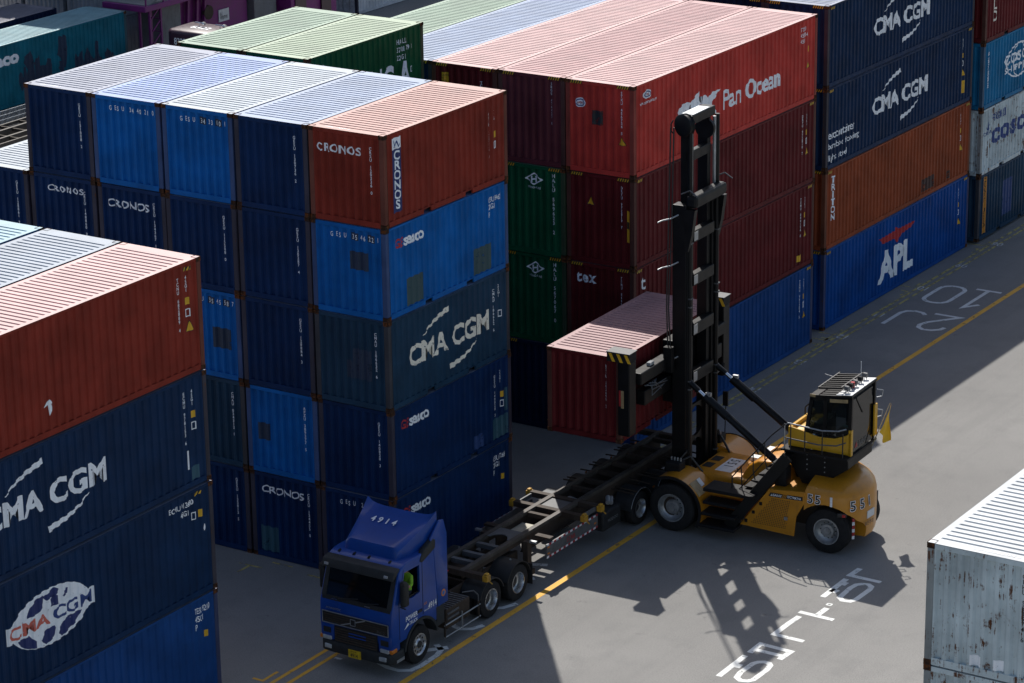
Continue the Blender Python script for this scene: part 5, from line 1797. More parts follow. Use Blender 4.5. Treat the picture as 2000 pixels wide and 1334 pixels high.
part(MB().prism([(2.02, 0.46), (3.72, 0.40), (3.78, 1.0), (4.02, 1.45), (4.04, 1.80), (2.92, 1.70)], 1, 1.58, 1.64), 'flank_panel', MATS['plant_yellow'], hd_, False, 0.012)
part(MB().box(2.9, 4.1, -1.6, 1.6, 1.55, 1.70), 'rear_deck', MATS['plant_yellow'], hd_)
# counterweight: rounded tail with wheel arches cut out
plan = [(4.02, -1.62), (4.55, -1.62), (4.95, -1.58), (5.25, -1.44), (5.46, -1.15), (5.57, -0.72), (5.59, -0.30), (5.50, 0.12), (5.30, 0.50), (5.03, 0.85), (4.6, 1.20), (4.02, 1.40)]
vs, fs = [], []
levels = [(0.42, 0.97), (0.55, 1.0), (1.20, 1.015), (1.70, 1.0), (1.80, 0.975), (1.88, 0.91), (1.97, 0.79), (2.05, 0.62), (2.10, 0.42), (2.12, 0.2)]
for z, k in levels:
    for x, y in plan:
        cx = 4.5
        zz = z
        vs.append((cx + (x - cx) * (k if x > cx else 1.0), y * k, zz))
n = len(plan)
for l in range(len(levels) - 1):
    for i in range(n):
        j = (i + 1) % n
        fs.append((l * n + i, l * n + j, (l + 1) * n + j, (l + 1) * n + i))
fs += [tuple(range(n - 1, -1, -1)), tuple((len(levels) - 1) * n + i for i in range(n))]
cwm = MB().add(vs, fs).mesh('cw')
a1 = MB().cyl((4.66, -2.2, 0.60), (4.66, -0.75, 0.60), 0.92, n=40).mesh('a')
a2 = MB().cyl((4.66, 0.3, 0.60), (4.66, 2.2, 0.60), 0.92, n=40).mesh('a')
a3 = MB().box(3.9, 4.66, -2.2, -0.75, -0.2, 0.62).mesh('a')
cwm = boolean(cwm, [a1, a2])
cwm.polygons.foreach_set('use_smooth', [True] * len(cwm.polygons))
cwm.set_sharp_from_angle(angle=R(35))
cw = link('counterweight', cwm, MATS['plant_yellow'], hd_)
part(MB().box(4.05, 5.1, -1.0, 0.25, 0.8, 1.5), 'inner_housing', MATS['frame_black'], hd_)
def badge(body, size, org, right, up, sp=1.25):
    flat_text(cw, 'lettering', body, size, 'ink_pure_white', org, right, up, 0.055, 1.0, 'LEFT', 0, sp, 0.003)
    flat_text(cw, 'lettering', body, size, 'ink_pure_black', org, right, up, 0.015, 1.0, 'LEFT', 0, sp, 0.006)
badge('55', 0.37, (4.12, -1.634, 1.52), (1, 0, 0), (0, 0, 1))
flat_text(cw, 'lettering', '1', 0.37, 'ink_pure_white', (4.76, -1.632, 1.52), (0.995, 0.1, 0), (0, 0, 1), 0.05, 1.0)
for ch, px, py, ang in (('5', 5.33, -1.38, 52), ('5', 5.50, -1.06, 70), ('1', 5.59, -0.72, 84)):
    rt = (math.cos(R(ang)), math.sin(R(ang)), 0)
    badge(ch, 0.40, (px + 0.02, py - 0.03, 1.38), rt, (-0.14 * math.sin(R(ang)), 0.14 * math.cos(R(ang)), 1))
tl_ = part(MB().prism([(5.02, -1.59), (5.27, -1.47), (5.24, -1.38), (5.0, -1.5)], 2, 1.18, 1.32), 'tail_light', MATS['ink_pure_black'], cw, True, 0.03)
part(MB().prism([(5.16, -1.545), (5.25, -1.50), (5.22, -1.44), (5.14, -1.48)], 2, 1.21, 1.29), 'red_lens', MATS['lamp_red'], tl_)
for i in range(6):
    part(MB().prism([(5.375, -1.30), (5.425, -1.24), (5.41, -1.22), (5.36, -1.28)], 2, 0.50 + i * 0.105, 0.60 + i * 0.105), 'reflective_tape', MATS['tape_red' if i % 2 else 'tape_white'], cw)
part(MB().prism([(5.60, -0.74), (5.635, -0.34), (5.61, -0.34), (5.575, -0.74)], 2, 0.98, 1.20), 'notice', MATS['white_panel'], cw)
flat_text(cw, 'lettering', '후진주의', 0.15, 'ink_pure_black', (5.55, -0.92, 0.80), (0.12, 0.99, 0), (0, 0, 1), 0.01, 0.9, lift=0.05)
# tilt cylinders
for s in (-1, 1):
    a, b = Vector((0.02, s * 0.88, 4.22)), Vector((2.95, s * 0.95, 2.20))
    d = (b - a)
    tc = part(MB().cyl(a + d * 0.10, a + d * 0.165, 0.055, n=14), 'cylinder_rod', MATS['steel_rod'], hd_, True)
    part(MB().cyl(a, a + d * 0.10, 0.085, n=14), 'cylinder_boot', MATS['mast_black'], tc, True)
    part(MB().cyl(a + d * 0.165, a + d * 0.42, 0.125, n=18), 'cylinder_head', MATS['mast_black'], tc, True)
    part(MB().cyl(a + d * 0.42, b, 0.095, n=16), 'cylinder_barrel', MATS['mast_black'], tc, True)
    part(MB().tube([a + d * 0.2 + Vector((0, 0, 0.14)), a + d * 0.5 + Vector((0, 0, 0.15)), a + d * 0.95 + Vector((0, 0, 0.13))], 0.02), 'hydraulic_pipe', MATS['ink_pure_black'], tc)
    part(MB().box(a.x + d.x * 0.2 - 0.06, a.x + d.x * 0.2 + 0.1, s * 0.9 - 0.05, s * 0.9 + 0.05, a.z + d.z * 0.2 + 0.1, a.z + d.z * 0.2 + 0.2), 'valve', MATS['silver_dull'], tc)
# mast: outer rails, inner rails, crossheads, chain and pulleys
for s in (-1, 1):
    r = part(MB().box(-0.50, -0.06, *sorted((s * 0.66, s * 1.02)), 0.55, 9.55), 'mast_rail', MATS['mast_black'], hd_, False, 0.015)
    part(MB().box(-0.055, -0.03, *sorted((s * 0.92, s * 0.98)), 0.9, 9.4), 'rail_edge', MATS['step_black'], r)
    ir = part(MB().box(-0.44, -0.12, *sorted((s * 0.44, s * 0.64)), 1.0, 12.0), 'inner_rail', MATS['mast_black'], hd_, False, 0.012)
    part(MB().cyl((-0.02, s * 0.86, 1.2), (-0.02, s * 0.86, 11.85), 0.07, n=12), 'lift_cylinder', MATS['mast_black'], hd_, True)
    part(MB().cyl((-0.05, s * 0.74, 9.5), (-0.05, s * 0.74, 11.8), 0.05, n=10), 'lift_rod', MATS['silver_dull'], hd_, True)
    for z in (1.6, 4.0, 4.25, 6.5, 6.75, 8.4):
        part(MB().box(-0.06, 0.06, *sorted((s * 0.78, s * 0.95)), z, z + 0.035), 'pipe_clamp', MATS['side_grey'], r)
for z, h in ((8.55, 0.34), (7.25, 0.34), (5.75, 0.36), (4.30, 0.36)):
    cb = part(MB().box(-0.22, 0.02, -0.66, 0.66, z - h / 2, z + h / 2), 'mast_crossbeam', MATS['mast_black'], hd_, False, 0.03)
    part(MB().box(0.02, 0.026, -0.66, -0.42, z - h / 2 + 0.05, z + h / 2 - 0.03), 'worn_corner', MATS['silver_dull'], cb)
part(MB().box(-0.30, -0.1, -0.64, 0.64, 10.75, 11.05), 'mast_crossbeam', MATS['mast_black'], hd_, False, 0.03)
fpm = boolean(MB().prism([(-0.66, 0.6), (0.66, 0.6), (0.66, 3.0), (0.45, 3.3), (-0.45, 3.3), (-0.66, 3.0)], 0, -0.30, -0.22).mesh('fp'), [MB().cyl((-0.5, 0.0, z), (0.0, 0.0, z), 0.46, n=28).mesh('h') for z in (1.75, 2.75)])
link('mast_foot_plate', fpm, MATS['mast_black'], hd_)
part(MB().box(-0.5, 0.25, -1.3, 1.3, 0.75, 1.15), 'mast_pivot', MATS['mast_black'], hd_, False, 0.03)
# outer crosshead, bent bracket with ears
part(MB().box(-0.10, 0.26, -1.0, 1.0, 9.48, 9.84), 'crosshead', MATS['mast_black'], hd_, False, 0.09, 2)
for s in (-1, 1):
    part(MB().prism([(-0.10, 9.45), (0.22, 9.45), (0.12, 8.7), (0.0, 8.2), (-0.1, 8.2)], 1, *sorted((s * 0.86, s * 1.04))), 'crosshead_bracket', MATS['mast_black'], hd_)
    part(MB().tube([(-0.2, s * 1.06, 9.9), (0.1, s * 1.12, 10.05), (0.34, s * 1.14, 9.9)], 0.02), 'guard_hoop', MATS['side_grey'], hd_)
# head beam with hose drum
part(MB().box(-0.42, -0.02, -0.72, 0.74, 11.85, 12.12), 'head_beam', MATS['mast_black'], hd_, False, 0.03)
part(MB().box(-0.40, -0.04, -0.66, 0.40, 12.122, 12.14), 'head_plate', MATS['white_panel'], hd_)
part(MB().lathe([(-0.12, 0.0), (-0.12, 0.29), (-0.09, 0.33), (-0.05, 0.29), (0.05, 0.29), (0.09, 0.33), (0.12, 0.29), (0.12, 0.0)], (-0.20, -0.86, 11.86), (0.30, 0.95, 0), 30), 'hose_drum', MATS['mast_black'], hd_, True)
part(MB().tube([(-0.5, -0.98, 12.0), (-0.55, -1.02, 11.9), (-0.55, -1.02, 11.7), (-0.48, -0.98, 11.6)], 0.02), 'drum_guard', MATS['mast_black'], hd_)
part(MB().lathe([(-0.06, 0.0), (-0.06, 0.30), (0.06, 0.30), (0.06, 0.0)], (-0.2, 0.45, 11.5), (0, 1, 0), 24), 'pulley', MATS['mast_black'], hd_, True)
for k, dx in enumerate((0.0, 0.10)):
    part(MB().tube([(-0.56 + dx, -1.02, 11.8), (-0.60 + dx, -1.06, 9.0), (-0.62 + dx * 0.6, -1.14, 6.5), (-0.60 + dx, -1.05, 4.6)], 0.022, 6), 'hanging_hose', MATS['ink_pure_black'], hd_)
for z in (9.15, 7.75, 4.9):
    part(MB().tube([(-0.3, -1.03, z + 0.12), (-0.5, -1.12, z), (-0.68, -1.34, z - 0.03), (-0.72, -1.5, z - 0.05)], 0.022), 'hose_guide', MATS['silver_dull'], hd_)
# carriage and spreader holding the box
sp = part(MB().box(-0.86, -0.52, -2.9, 2.6, 4.66, 5.02), 'spreader_beam', MATS['mast_black'], hd_, False, 0.03)
part(MB().box(-0.86, -0.56, -2.6, 2.4, 3.95, 4.40), 'spreader_beam', MATS['mast_black'], hd_, False, 0.03)
part(MB().box(-0.90, -0.50, -0.85, 0.85, 3.5, 5.4), 'carriage', MATS['mast_black'], hd_, False, 0.03)
for s in (-1, 1):
    yh = -3.28 if s < 0 else 2.78
    h_ = part(MB().box(-1.00, -0.62, yh - 0.16, yh + 0.26, 3.25, 5.45), 'spreader_arm', MATS['mast_black'], hd_, False, 0.03)
    part(MB().box(-1.32, -0.60, yh - 0.22, yh + 0.24, 5.46, 5.74), 'arm_head', MATS['step_black'], h_, False, 0.02)
    part(MB().box(-1.33, -0.58, yh - 0.23, yh + 0.25, 5.742, 5.76), 'head_cap', MATS['side_grey'], h_)
    for i in range(3):
        x = -1.26 + i * 0.25
        part(MB().prism([(x, 5.72), (x + 0.10, 5.72), (x + 0.22, 5.48), (x + 0.12, 5.48)], 1, yh - 0.226, yh - 0.221), 'warning_stripe', MATS['ink_yellow'], h_)
    part(MB().box(-0.95, -0.88, yh - 0.18, yh - 0.16, 4.15, 4.62), 'red_tag', MATS['ink_pure_red'], h_)
    part(MB().box(-0.88, -0.80, yh - 0.185, yh - 0.16, 4.1, 4.62), 'worn_plate', MATS['old_plate'], h_)
    part(MB().box(-0.96, -0.9, yh + 0.1, yh + 0.3, 5.1, 5.2), 'lock_pin', MATS['seat_blue'], h_)
part(MB().box(-0.72, -0.6, -2.2, -1.95, 5.03, 5.12), 'work_lamp', MATS['lamp_clear'], sp)
part(MB().cyl((-0.6, -1.9, 4.85), (-0.55, -0.95, 4.95), 0.05, n=12), 'spreader_cylinder', MATS['steel_rod'], sp, True)
part(MB().box(-0.62, -0.36, -1.35, -1.15, 4.6, 5.35), 'hose_bracket', MATS['mast_black'], sp)
mb = MB()
for k in range(7):
    r = random.Random(k)
    p = [Vector((-0.52, -2.7 + 0.12 * k, 4.6)), Vector((-0.42, -2.5 + r.uniform(0, 0.3), 4.4 + r.uniform(-0.2, 0.2))), Vector((-0.5, -1.9 + 0.1 * k, 4.3 + r.uniform(-0.1, 0.2)))]
    mb.tube(p, 0.014, 5)
part(mb, 'hydraulic_hose', MATS['side_grey'], sp)
rb = part(MB().box(-0.62, -0.3, 1.1, 1.4, 5.6, 6.2), 'lamp_box', MATS['step_black'], hd_)
part(MB().box(-0.63, -0.29, 1.09, 1.41, 6.2, 6.23), 'lamp_box_lid', MATS['side_grey'], rb)
part(MB().cyl((-0.29, 1.25, 5.95), (-0.25, 1.25, 5.95), 0.06, n=12), 'red_lamp', MATS['lamp_red'], rb)
part(MB().box(-0.55, -0.25, 1.05, 1.4, 3.6, 4.9), 'hose_reel_box', MATS['step_black'], hd_)
part(MB().tube([(-0.3, 1.4, 4.0), (-0.2, 1.7, 3.95)], 0.03).cyl((-0.2, 1.68, 3.88), (-0.2, 1.74, 4.02), 0.07), 'side_lamp', MATS['step_black'], hd_)
# hydraulics at the mast foot
for s in (-1, 1):
    vb = part(MB().box(-0.45, 0.02, *sorted((s * 1.15, s * 1.55)), 1.62, 1.92), 'valve_block', MATS['step_black'], hd_, False, 0.03)
    for k in range(4):
        part(MB().cyl((-0.36 + 0.1 * k, s * 1.3, 1.92), (-0.36 + 0.1 * k, s * 1.3, 2.02), 0.03, n=8), 'fitting', MATS['silver_dull'], vb)
    part(MB().tube([(-0.1, s * 1.2, 1.9), (0.1, s * 1.0, 2.0), (0.3, s * 0.95, 1.75), (0.45, s * 0.9, 1.55)], 0.035, 8), 'hydraulic_hose', MATS['ink_pure_black'], hd_)
    part(MB().tube([(-0.15, s * 1.3, 1.9), (0.0, s * 1.05, 2.15), (-0.1, s * 0.9, 2.2)], 0.03, 8), 'hydraulic_hose', MATS['ink_pure_black'], hd_)
part(MB().tube([(-0.2, 1.9, 1.6), (-0.2, 1.95, 2.6)], 0.015).box(-0.28, -0.12, 1.9, 1.96, 2.6, 3.05), 'mirror', MATS['step_black'], hd_)
# ---- cab on its bracket
part(MB().prism([(3.02, 2.78), (5.0, 2.78), (5.02, 2.40), (4.55, 2.05), (4.3, 1.75), (3.6, 1.75), (3.3, 2.2), (3.02, 2.5)], 1, -0.86, 0.86), 'cab_bracket', MATS['mast_black'], hd_, False, 0.02)
for x in (3.75, 4.3):
    for z in (2.2, 2.35, 2.5, 2.65):
        part(MB().cyl((x, -0.86, z), (x, -0.875, z), 0.02, n=6), 'bolt', MATS['silver_dull'], hd_)
part(MB().prism([(4.0, 1.7), (4.35, 1.7), (5.02, 2.75), (4.8, 2.75)], 1, 0.3, 0.85), 'bracket_strut', MATS['mast_black'], hd_)
part(MB().box(3.0, 3.55, -0.35, 0.35, 1.6, 2.5), 'air_cleaner', MATS['step_black'], hd_, True, 0.08, 3)
part(MB().box(2.9, 3.3, -1.3, -0.9, 1.7, 2.3), 'fluid_tank', MATS['step_black'], hd_, True, 0.06, 2)
part(MB().box(3.05, 5.12, -1.16, 0.92, 2.76, 2.82), 'cab_floor', MATS['step_black'], hd_)
pts = [(3.20, 2.84), (5.10, 2.84), (5.12, 3.58), (4.95, 3.42), (4.6, 3.28), (4.1, 3.24), (3.6, 3.36), (3.22, 3.42)]
part(MB().prism(pts, 1, -0.90, -0.84), 'lower_door_panel', MATS['cab_yellow'], hd_, False, 0.015)
part(MB().box(3.16, 3.26, -0.9, 0.82, 2.84, 3.42), 'front_panel', MATS['cab_yellow'], hd_, False, 0.02)
part(MB().box(3.2, 3.62, -0.84, 0.8, 2.9, 3.30), 'nose_box', MATS['cab_yellow'], hd_, True, 0.05)
part(MB().box(5.02, 5.12, -0.90, -0.78, 2.82, 3.60), 'corner_panel', MATS['cab_yellow'], hd_, False, 0.015)
part(MB().box(5.10, 5.16, 0.66, 0.86, 2.95, 3.9), 'corner_panel', MATS['cab_yellow'], hd_, False, 0.015)
# frame posts and glazing
F = [(3.66, 3.25), (3.84, 4.38)]
for y in (-0.84, 0.78):
    for a, b in (((3.64, 2.84), (3.86, 4.40)), ((4.28, 2.84), (4.28, 4.52)), ((5.04, 2.84), (5.06, 4.56))):
        part(MB().bar((a[0], y, a[1]), (b[0], y, b[1]), 0.08, 0.10), 'cab_post', MATS['mast_black'], hd_)
    part(MB().bar((3.84, y, 4.38), (5.08, y, 4.56), 0.08, 0.14), 'roof_rail', MATS['mast_black'], hd_)
    part(MB().prism([(3.70, 3.3), (4.26, 3.3), (4.26, 4.46), (3.88, 4.36)], 1, y - 0.01, y + 0.01), 'side_window', MATS['glass_cab'], hd_)
    part(MB().prism([(4.32, 3.3), (5.02, 3.3), (5.02, 4.48), (4.32, 4.46)], 1, y - 0.01, y + 0.01), 'door_window', MATS['glass_cab'], hd_)
    part(MB().bar((4.30, y, 3.28), (5.05, y, 3.28), 0.06, 0.08), 'door_frame', MATS['mast_black'], hd_)
part(MB().prism([(3.66, 3.25), (3.86, 4.38), (3.875, 4.375), (3.675, 3.245)], 1, -0.80, 0.74), 'windscreen', MATS['glass_cab'], hd_)
part(MB().box(5.055, 5.07, -0.80, 0.74, 2.86, 4.46), 'rear_window', MATS['glass_dark'], hd_)
part(MB().bar((5.08, -0.5, 4.45), (5.085, -0.05, 3.9), 0.02, 0.04), 'rear_wiper', MATS['ink_pure_black'], hd_)
flat_text(hd_, 'lettering', 'SANY', 0.22, 'side_grey', (5.075, -0.3, 2.95), (0, 1, 0), (0, 0, 1), 0.02, 1.05)
part(MB().prism([(-0.55, 2.97), (-0.36, 2.97), (-0.45, 3.13)], 0, 5.073, 5.08), 'maker_emblem', MATS['ink_pure_red'], hd_)
rf = part(MB().prism([(3.80, 4.42), (5.12, 4.58), (5.12, 4.64), (3.82, 4.49)], 1, -0.92, 0.86), 'cab_roof', MATS['mast_black'], hd_, False, 0.012)
part(MB().prism([(4.62, 4.585), (5.10, 4.645), (5.10, 4.66), (4.62, 4.60)], 1, -0.90, 0.84), 'roof_plate', MATS['white_panel'], rf)
for y in [-0.72 + 0.185 * i for i in range(8)]:
    part(MB().bar((4.02, y, 4.66), (4.72, y, 4.76), 0.035, 0.06), 'roof_rack_bar', MATS['ink_pure_black'], rf)
for x, z in ((4.02, 4.68), (4.72, 4.78)):
    part(MB().bar((x, -0.78, z), (x, 0.7, z), 0.035, 0.05), 'roof_rack_rail', MATS['ink_pure_black'], rf)
for k, y in enumerate((-0.7, -0.42, -0.1, 0.25, 0.6)):
    lm_ = part(MB().cyl((4.80, y, 4.78), (4.92, y, 4.77), 0.075, n=14), 'work_lamp', MATS['step_black' if k % 2 else 'side_grey'], rf, True)
    part(MB().tube([(4.86, y - 0.08, 4.72), (4.86, y - 0.08, 4.62), (4.86, y + 0.08, 4.62), (4.86, y + 0.08, 4.72)], 0.012), 'lamp_bracket', MATS['silver_dull'], lm_)
part(MB().cyl((4.84, -0.25, 4.66), (4.84, -0.25, 4.82), 0.06, n=14), 'beacon', MATS['lamp_red'], rf, True)
part(MB().box(3.83, 4.0, -0.94, -0.925, 4.44, 4.52), 'side_sign', MATS['old_plate'], rf)
part(MB().prism([(4.45, 4.36), (5.0, 4.42), (5.0, 4.52), (4.45, 4.46)], 1, -0.945, -0.925), 'side_sign', MATS['old_plate'], rf)
part(MB().cyl((4.83, 0.35, 4.6), (4.83, 0.35, 5.25), 0.010, n=6), 'antenna', MATS['white_panel'], rf)
part(MB().tube([(3.95, 0.6, 4.55), (3.6, 0.62, 4.6)], 0.012), 'aerial', MATS['silver_dull'], rf)
# inside the cab
st = part(MB().box(4.35, 4.85, -0.3, 0.3, 3.1, 3.3), 'seat', MATS['seat_blue'], hd_, True, 0.05)
part(MB().box(4.78, 4.95, -0.28, 0.28, 3.25, 4.0), 'backrest', MATS['seat_blue'], st, True, 0.06)
part(MB().box(3.75, 4.05, -0.5, 0.5, 2.9, 3.5), 'dashboard', MATS['step_black'], hd_, True, 0.05)
cs = Vector((4.12, 0.0, 3.62))
mb = MB().tube([cs + Vector((0.07 * math.cos(t), 0.2 * math.sin(t), 0.12 * math.cos(t))) for t in [2 * math.pi * i / 14 for i in range(15)]], 0.016, 6)
part(mb, 'steering_wheel', MATS['ink_pure_black'], hd_)
part(MB().box(3.78, 3.95, -0.72, -0.45, 3.0, 3.2), 'bucket', MATS['ink_pure_blue'], hd_, True, 0.03)
# catwalk rails round the cab
mb = MB().tube([(3.15, -1.12, 2.82), (3.15, -1.12, 3.52), (3.24, -1.12, 3.60), (4.3, -1.12, 3.54), (4.8, -1.1, 3.60), (5.0, -1.0, 3.66)], 0.022)
pr_ = part(mb, 'platform_rail', MATS['silver_dull'], hd_)
mb = MB().tube([(3.15, -1.12, 3.15), (4.2, -1.12, 3.10), (4.75, -1.12, 3.16), (5.0, -1.02, 3.26)], 0.020)
part(mb, 'platform_rail', MATS['side_grey'], hd_)
for x in (3.15, 3.34, 3.78, 4.32, 4.95):
    part(MB().tube([(x, -1.12, 2.80), (x, -1.12, 3.05), (x, -1.12, 3.56)], 0.018), 'rail_post', MATS['ink_pure_black'], hd_)
for y in (0.35, 0.75):
    part(MB().tube([(3.12, y, 2.82), (3.12, y, 3.6), (3.3, y, 3.78), (3.5, y, 3.6)], 0.02), 'rail_post', MATS['ink_pure_black'], hd_)
for z in (3.45, 4.05):
    part(MB().tube([(5.1, 0.9, z), (5.22, 1.0, z + 0.02), (5.24, 1.02, z + 0.2), (5.1, 0.9, z + 0.24)], 0.016), 'grab_handle', MATS['silver_dull'], hd_)
# flag on its stick behind the cab
part(MB().tube([(5.18, 0.45, 2.72), (5.28, 1.48, 3.72)], 0.016), 'flag_stick', MATS['old_plate'], hd_)
vs, fs = [], []
nu, nv = 8, 12
for i in range(nu + 1):
    for j in range(nv + 1):
        u, v = i / nu, j / nv
        base = Vector((5.23, 0.78, 3.05)).lerp(Vector((5.28, 1.48, 3.72)), u)
        drop = 1.12 * v * (0.42 + 0.58 * u)
        p = base + Vector((0.05 * math.sin(v * 5 + u * 3) + 0.02, (0.42 - 0.34 * u) * v - 0.06 * v * v + 0.05 * math.sin(u * 9 + v * 2), -drop))
        vs.append(p)
for i in range(nu):
    for j in range(nv):
        fs.append((i * (nv + 1) + j, (i + 1) * (nv + 1) + j, (i + 1) * (nv + 1) + j + 1, i * (nv + 1) + j + 1))
part(MB().add(vs, fs), 'flag', MATS['flag_yellow'], hd_, True)
# ------------------------------------------------------------------ background, upper left
plain('magenta', (0.165, 0.010, 0.135), 0.5, 0, 0.15, 2.0, grime=0.25)
plain('purple_dark', (0.035, 0.006, 0.020), 0.4, 0, 0.2, coat=0.3)
plain('fence_white', (0.55, 0.58, 0.60), 0.5)
plain('kerb_grey', (0.32, 0.30, 0.27), 0.8, grime=0.4)
plain('wall_grey', (0.17, 0.17, 0.175), 0.7, 0, 0.25, 1.0, grime=0.5)
paint('paint_palegrey', (0.34, 0.34, 0.36), rust=0.35)
roofpaint('roof_shaded', (0.16, 0.16, 0.20))  # shadow lying on the far-left roof is put into this dark colour
# teal box on its trailer
XS = -44.3
c = container('teal container with peeling paint on a trailer at the far left', XS, 41.9 - L40, 1.32, L40, HC, MATS['paint_teal'], MATS['roof_teal'], MATS['frame_teal'], 2, jit=0.0)
TF(c, 'side', 'seaco', 2.25, 1.92, 4.76, 2.36, 'white_ink', 0.06)
rnd = random.Random(5)
for k in range(26):
    u = rnd.uniform(4.8, 11.2)
    v = rnd.uniform(0.25, 1.1) if k < 15 else rnd.uniform(0.6, 2.3)
    w, h = rnd.uniform(0.12, 0.55), rnd.uniform(0.3, 1.0)
    q = [(u + w * math.cos(t) * rnd.uniform(0.5, 1.1), min(2.6, v + h * math.sin(t) * rnd.uniform(0.5, 1.1))) for t in [2 * math.pi * i / 11 for i in range(11)]]
    q = [(a, max(0.2, b)) for a, b in q]
    P(c, 'side', [q], 'patch_dark', 'bare_patch', 0.003 + 0.0004 * k)
def low_trailer(name, label, xc, y0, y1, zt=1.3):
    t = thing(name, label, 'trailer', (xc, y0, 0))
    L = y1 - y0
    for s in (-1, 1):
        part(MB().box(*sorted((s * 0.4, s * 0.52)), 0, L, zt - 0.35, zt), 'main_beam', MATS['beam_worn'], t)
        part(MB().box(*sorted((s * 1.08, s * 1.16)), 0, L, zt - 0.14, zt), 'side_rail', MATS['beam_worn'], t)
    for i in range(int(L / 1.2) + 1):
        part(MB().box(-1.08, 1.08, i * 1.2 - 0.04 + 0.1, i * 1.2 + 0.04 + 0.1, zt - 0.16, zt - 0.03), 'cross_member', MATS['frame_black'], t)
    for y in (1.0, 2.35):
        for s in (-1, 1):
            wheel(t, (s * 0.98, y, 0.5), 0.5, 0.28, s, 'dish', True)
            fender(t, y, 0.5, 0.6, *sorted((s * 0.6, s * 1.15)), 20, 160, 'black_plastic', 0.03)
    for s in (-1, 1):
        part(MB().box(*sorted((s * 0.7, s * 1.05)), -0.06, 0.0, 0.7, 0.85), 'tail_light', MATS['lamp_red'], t)
        part(MB().box(*sorted((s * 0.7, s * 1.05)), -0.06, 0.0, 0.86, 0.98), 'indicator', MATS['lamp_amber'], t)
        part(MB().box(*sorted((s * 0.6, s * 0.75)), L - 2.6, L - 2.4, 0.0, zt - 0.3), 'landing_leg', MATS['frame_black'], t)
    return t
low_trailer('semi_trailer', 'trailer carrying the teal container at the far left', XS - 1.22, 41.9 - L40, 42.0)
low_trailer('semi_trailer', 'empty trailer beside a white mesh fence at the far left', -40.2, 26.0, 37.5, 1.75)
# white mesh fence on a kerb between the trailers
fn = thing('mesh_fence', 'white mesh fence with capped posts at the far left', 'fence', (-42.4, 24.0, 0))
part(MB().box(-0.2, 0.2, 0, 15, 0.0, 1.28), 'kerb', MATS['kerb_grey'], fn)
for i in range(6):
    y = 0.5 + i * 2.8
    p = part(MB().cyl((0, y, 1.28), (0, y, 2.05), 0.045, n=10), 'post', MATS['fence_white'], fn, True)
    part(MB().cyl((0, y, 2.05), (0, y, 2.12), 0.055, n=10), 'post_cap', MATS['lamp_amber'], p, True)
mw = MB()
for i in range(180):
    y = 0.3 + i * 0.08
    mw.box(-0.005, 0.005, y, y + 0.012, 1.36, 1.95)
for z in (1.36, 1.55, 1.75, 1.94):
    mw.box(-0.008, 0.008, 0.3, 14.7, z, z + 0.02)
wm_ = part(mw, 'mesh_wires', MATS['fence_white'], fn)
wm_['kind'] = 'stuff'
# row behind the teal box and the reefers beyond
gR = 'containers in the far background'
def bgc(label, x, y, z, L, H, body, roof, detail=2, **kw):
    return container(label, x, y, z, L, H, MATS[body], MATS[roof], MATS['frame_navy'], detail, group=gR, jit=0.0, **kw)
bgc('dark-roofed navy container behind the teal one, part of its roof sunlit', XS - 2.75, 28.0, 1.5, L40, HC, 'paint_midnight', 'roof_shaded', 1)
bgc('container below the dark-roofed one at the far left', XS - 2.75, 28.0, -1.396 + 0.0, L40, HC, 'paint_midnight', 'roof_shaded', 1)
bgc('blue container with a red bottom rail in the top left corner', XS - 5.6, 24.0, 2.9, L40, HC, 'paint_hull', 'roof_navy', 1)
bgc('maroon container under the blue one in the top left corner', XS - 5.6, 24.0, 0.0, L40, HC, 'paint_maroon', 'roof_navy', 1)
for k, (x, y) in enumerate(((-47.6, 44.3), (-50.3, 44.3), (-53.0, 44.3), (-50.3, 57.2), (-53.0, 57.2), (-53.0, 30.0))):
    for tier in range(5):  # upper tiers are unseen additions that keep the crane and tractor in shade
        bgc('pale grey container of a stack raised for shade behind the magenta crane, %s tier, %s column' % (ORD[tier], COLN[k]), x, y, tier * HC, L40, HC, 'paint_palegrey', 'roof_grey', 1)
names = ('white refrigerated container with door rods facing the camera', 'white refrigerated container beyond the one with visible doors', 'white refrigerated container left of the one with visible doors')
for k, (x, y) in enumerate(((-46.0, 62.6), (-46.0, 75.4), (-48.6, 62.6))):
    for tier in range(2):
        bgc(names[k] + (', lower' if tier == 0 else ', upper'), x, y, tier * HC, L40, HC, 'paint_reefer', 'roof_grey', 2 if k == 0 else 1, doors_front=(k == 0))
# magenta yard crane: walkway, leg, ladder tower, housings
cr_ = thing('yard_crane', 'magenta yard crane leg with walkway and ladder', 'crane', (-44.6, 42.2, 0))
mg = MATS['magenta']
part(MB().box(-1.4, 1.2, 0.0, 9.5, 4.15, 4.42), 'walkway', mg, cr_, False, 0.02)
part(MB().box(-1.3, 1.1, 0.2, 9.3, 4.42, 4.45), 'walkway_floor', MATS['wall_grey'], cr_)
for i in range(8):
    part(MB().box(1.12, 1.18, 0.1 + i * 1.3, 0.16 + i * 1.3, 4.42, 5.6), 'rail_post', mg, cr_)
for z in (4.95, 5.55):
    part(MB().box(1.13, 1.17, 0.1, 9.3, z, z + 0.05), 'handrail', mg, cr_)
for x in (0.35, 0.95):
    for y in (0.6, 1.4):
        part(MB().box(x - 0.05, x + 0.05, y - 0.05, y + 0.05, 0.0, 4.15), 'ladder_post', mg, cr_)
for i in range(6):
    z = 0.5 + i * 0.62
    part(MB().bar((0.95, 0.6, z), (0.95, 1.4, z + 0.6), 0.05, 0.05), 'ladder_brace', mg, cr_)
    part(MB().bar((0.35, 1.4, z), (0.95, 1.4, z), 0.04, 0.04), 'ladder_rung', mg, cr_)
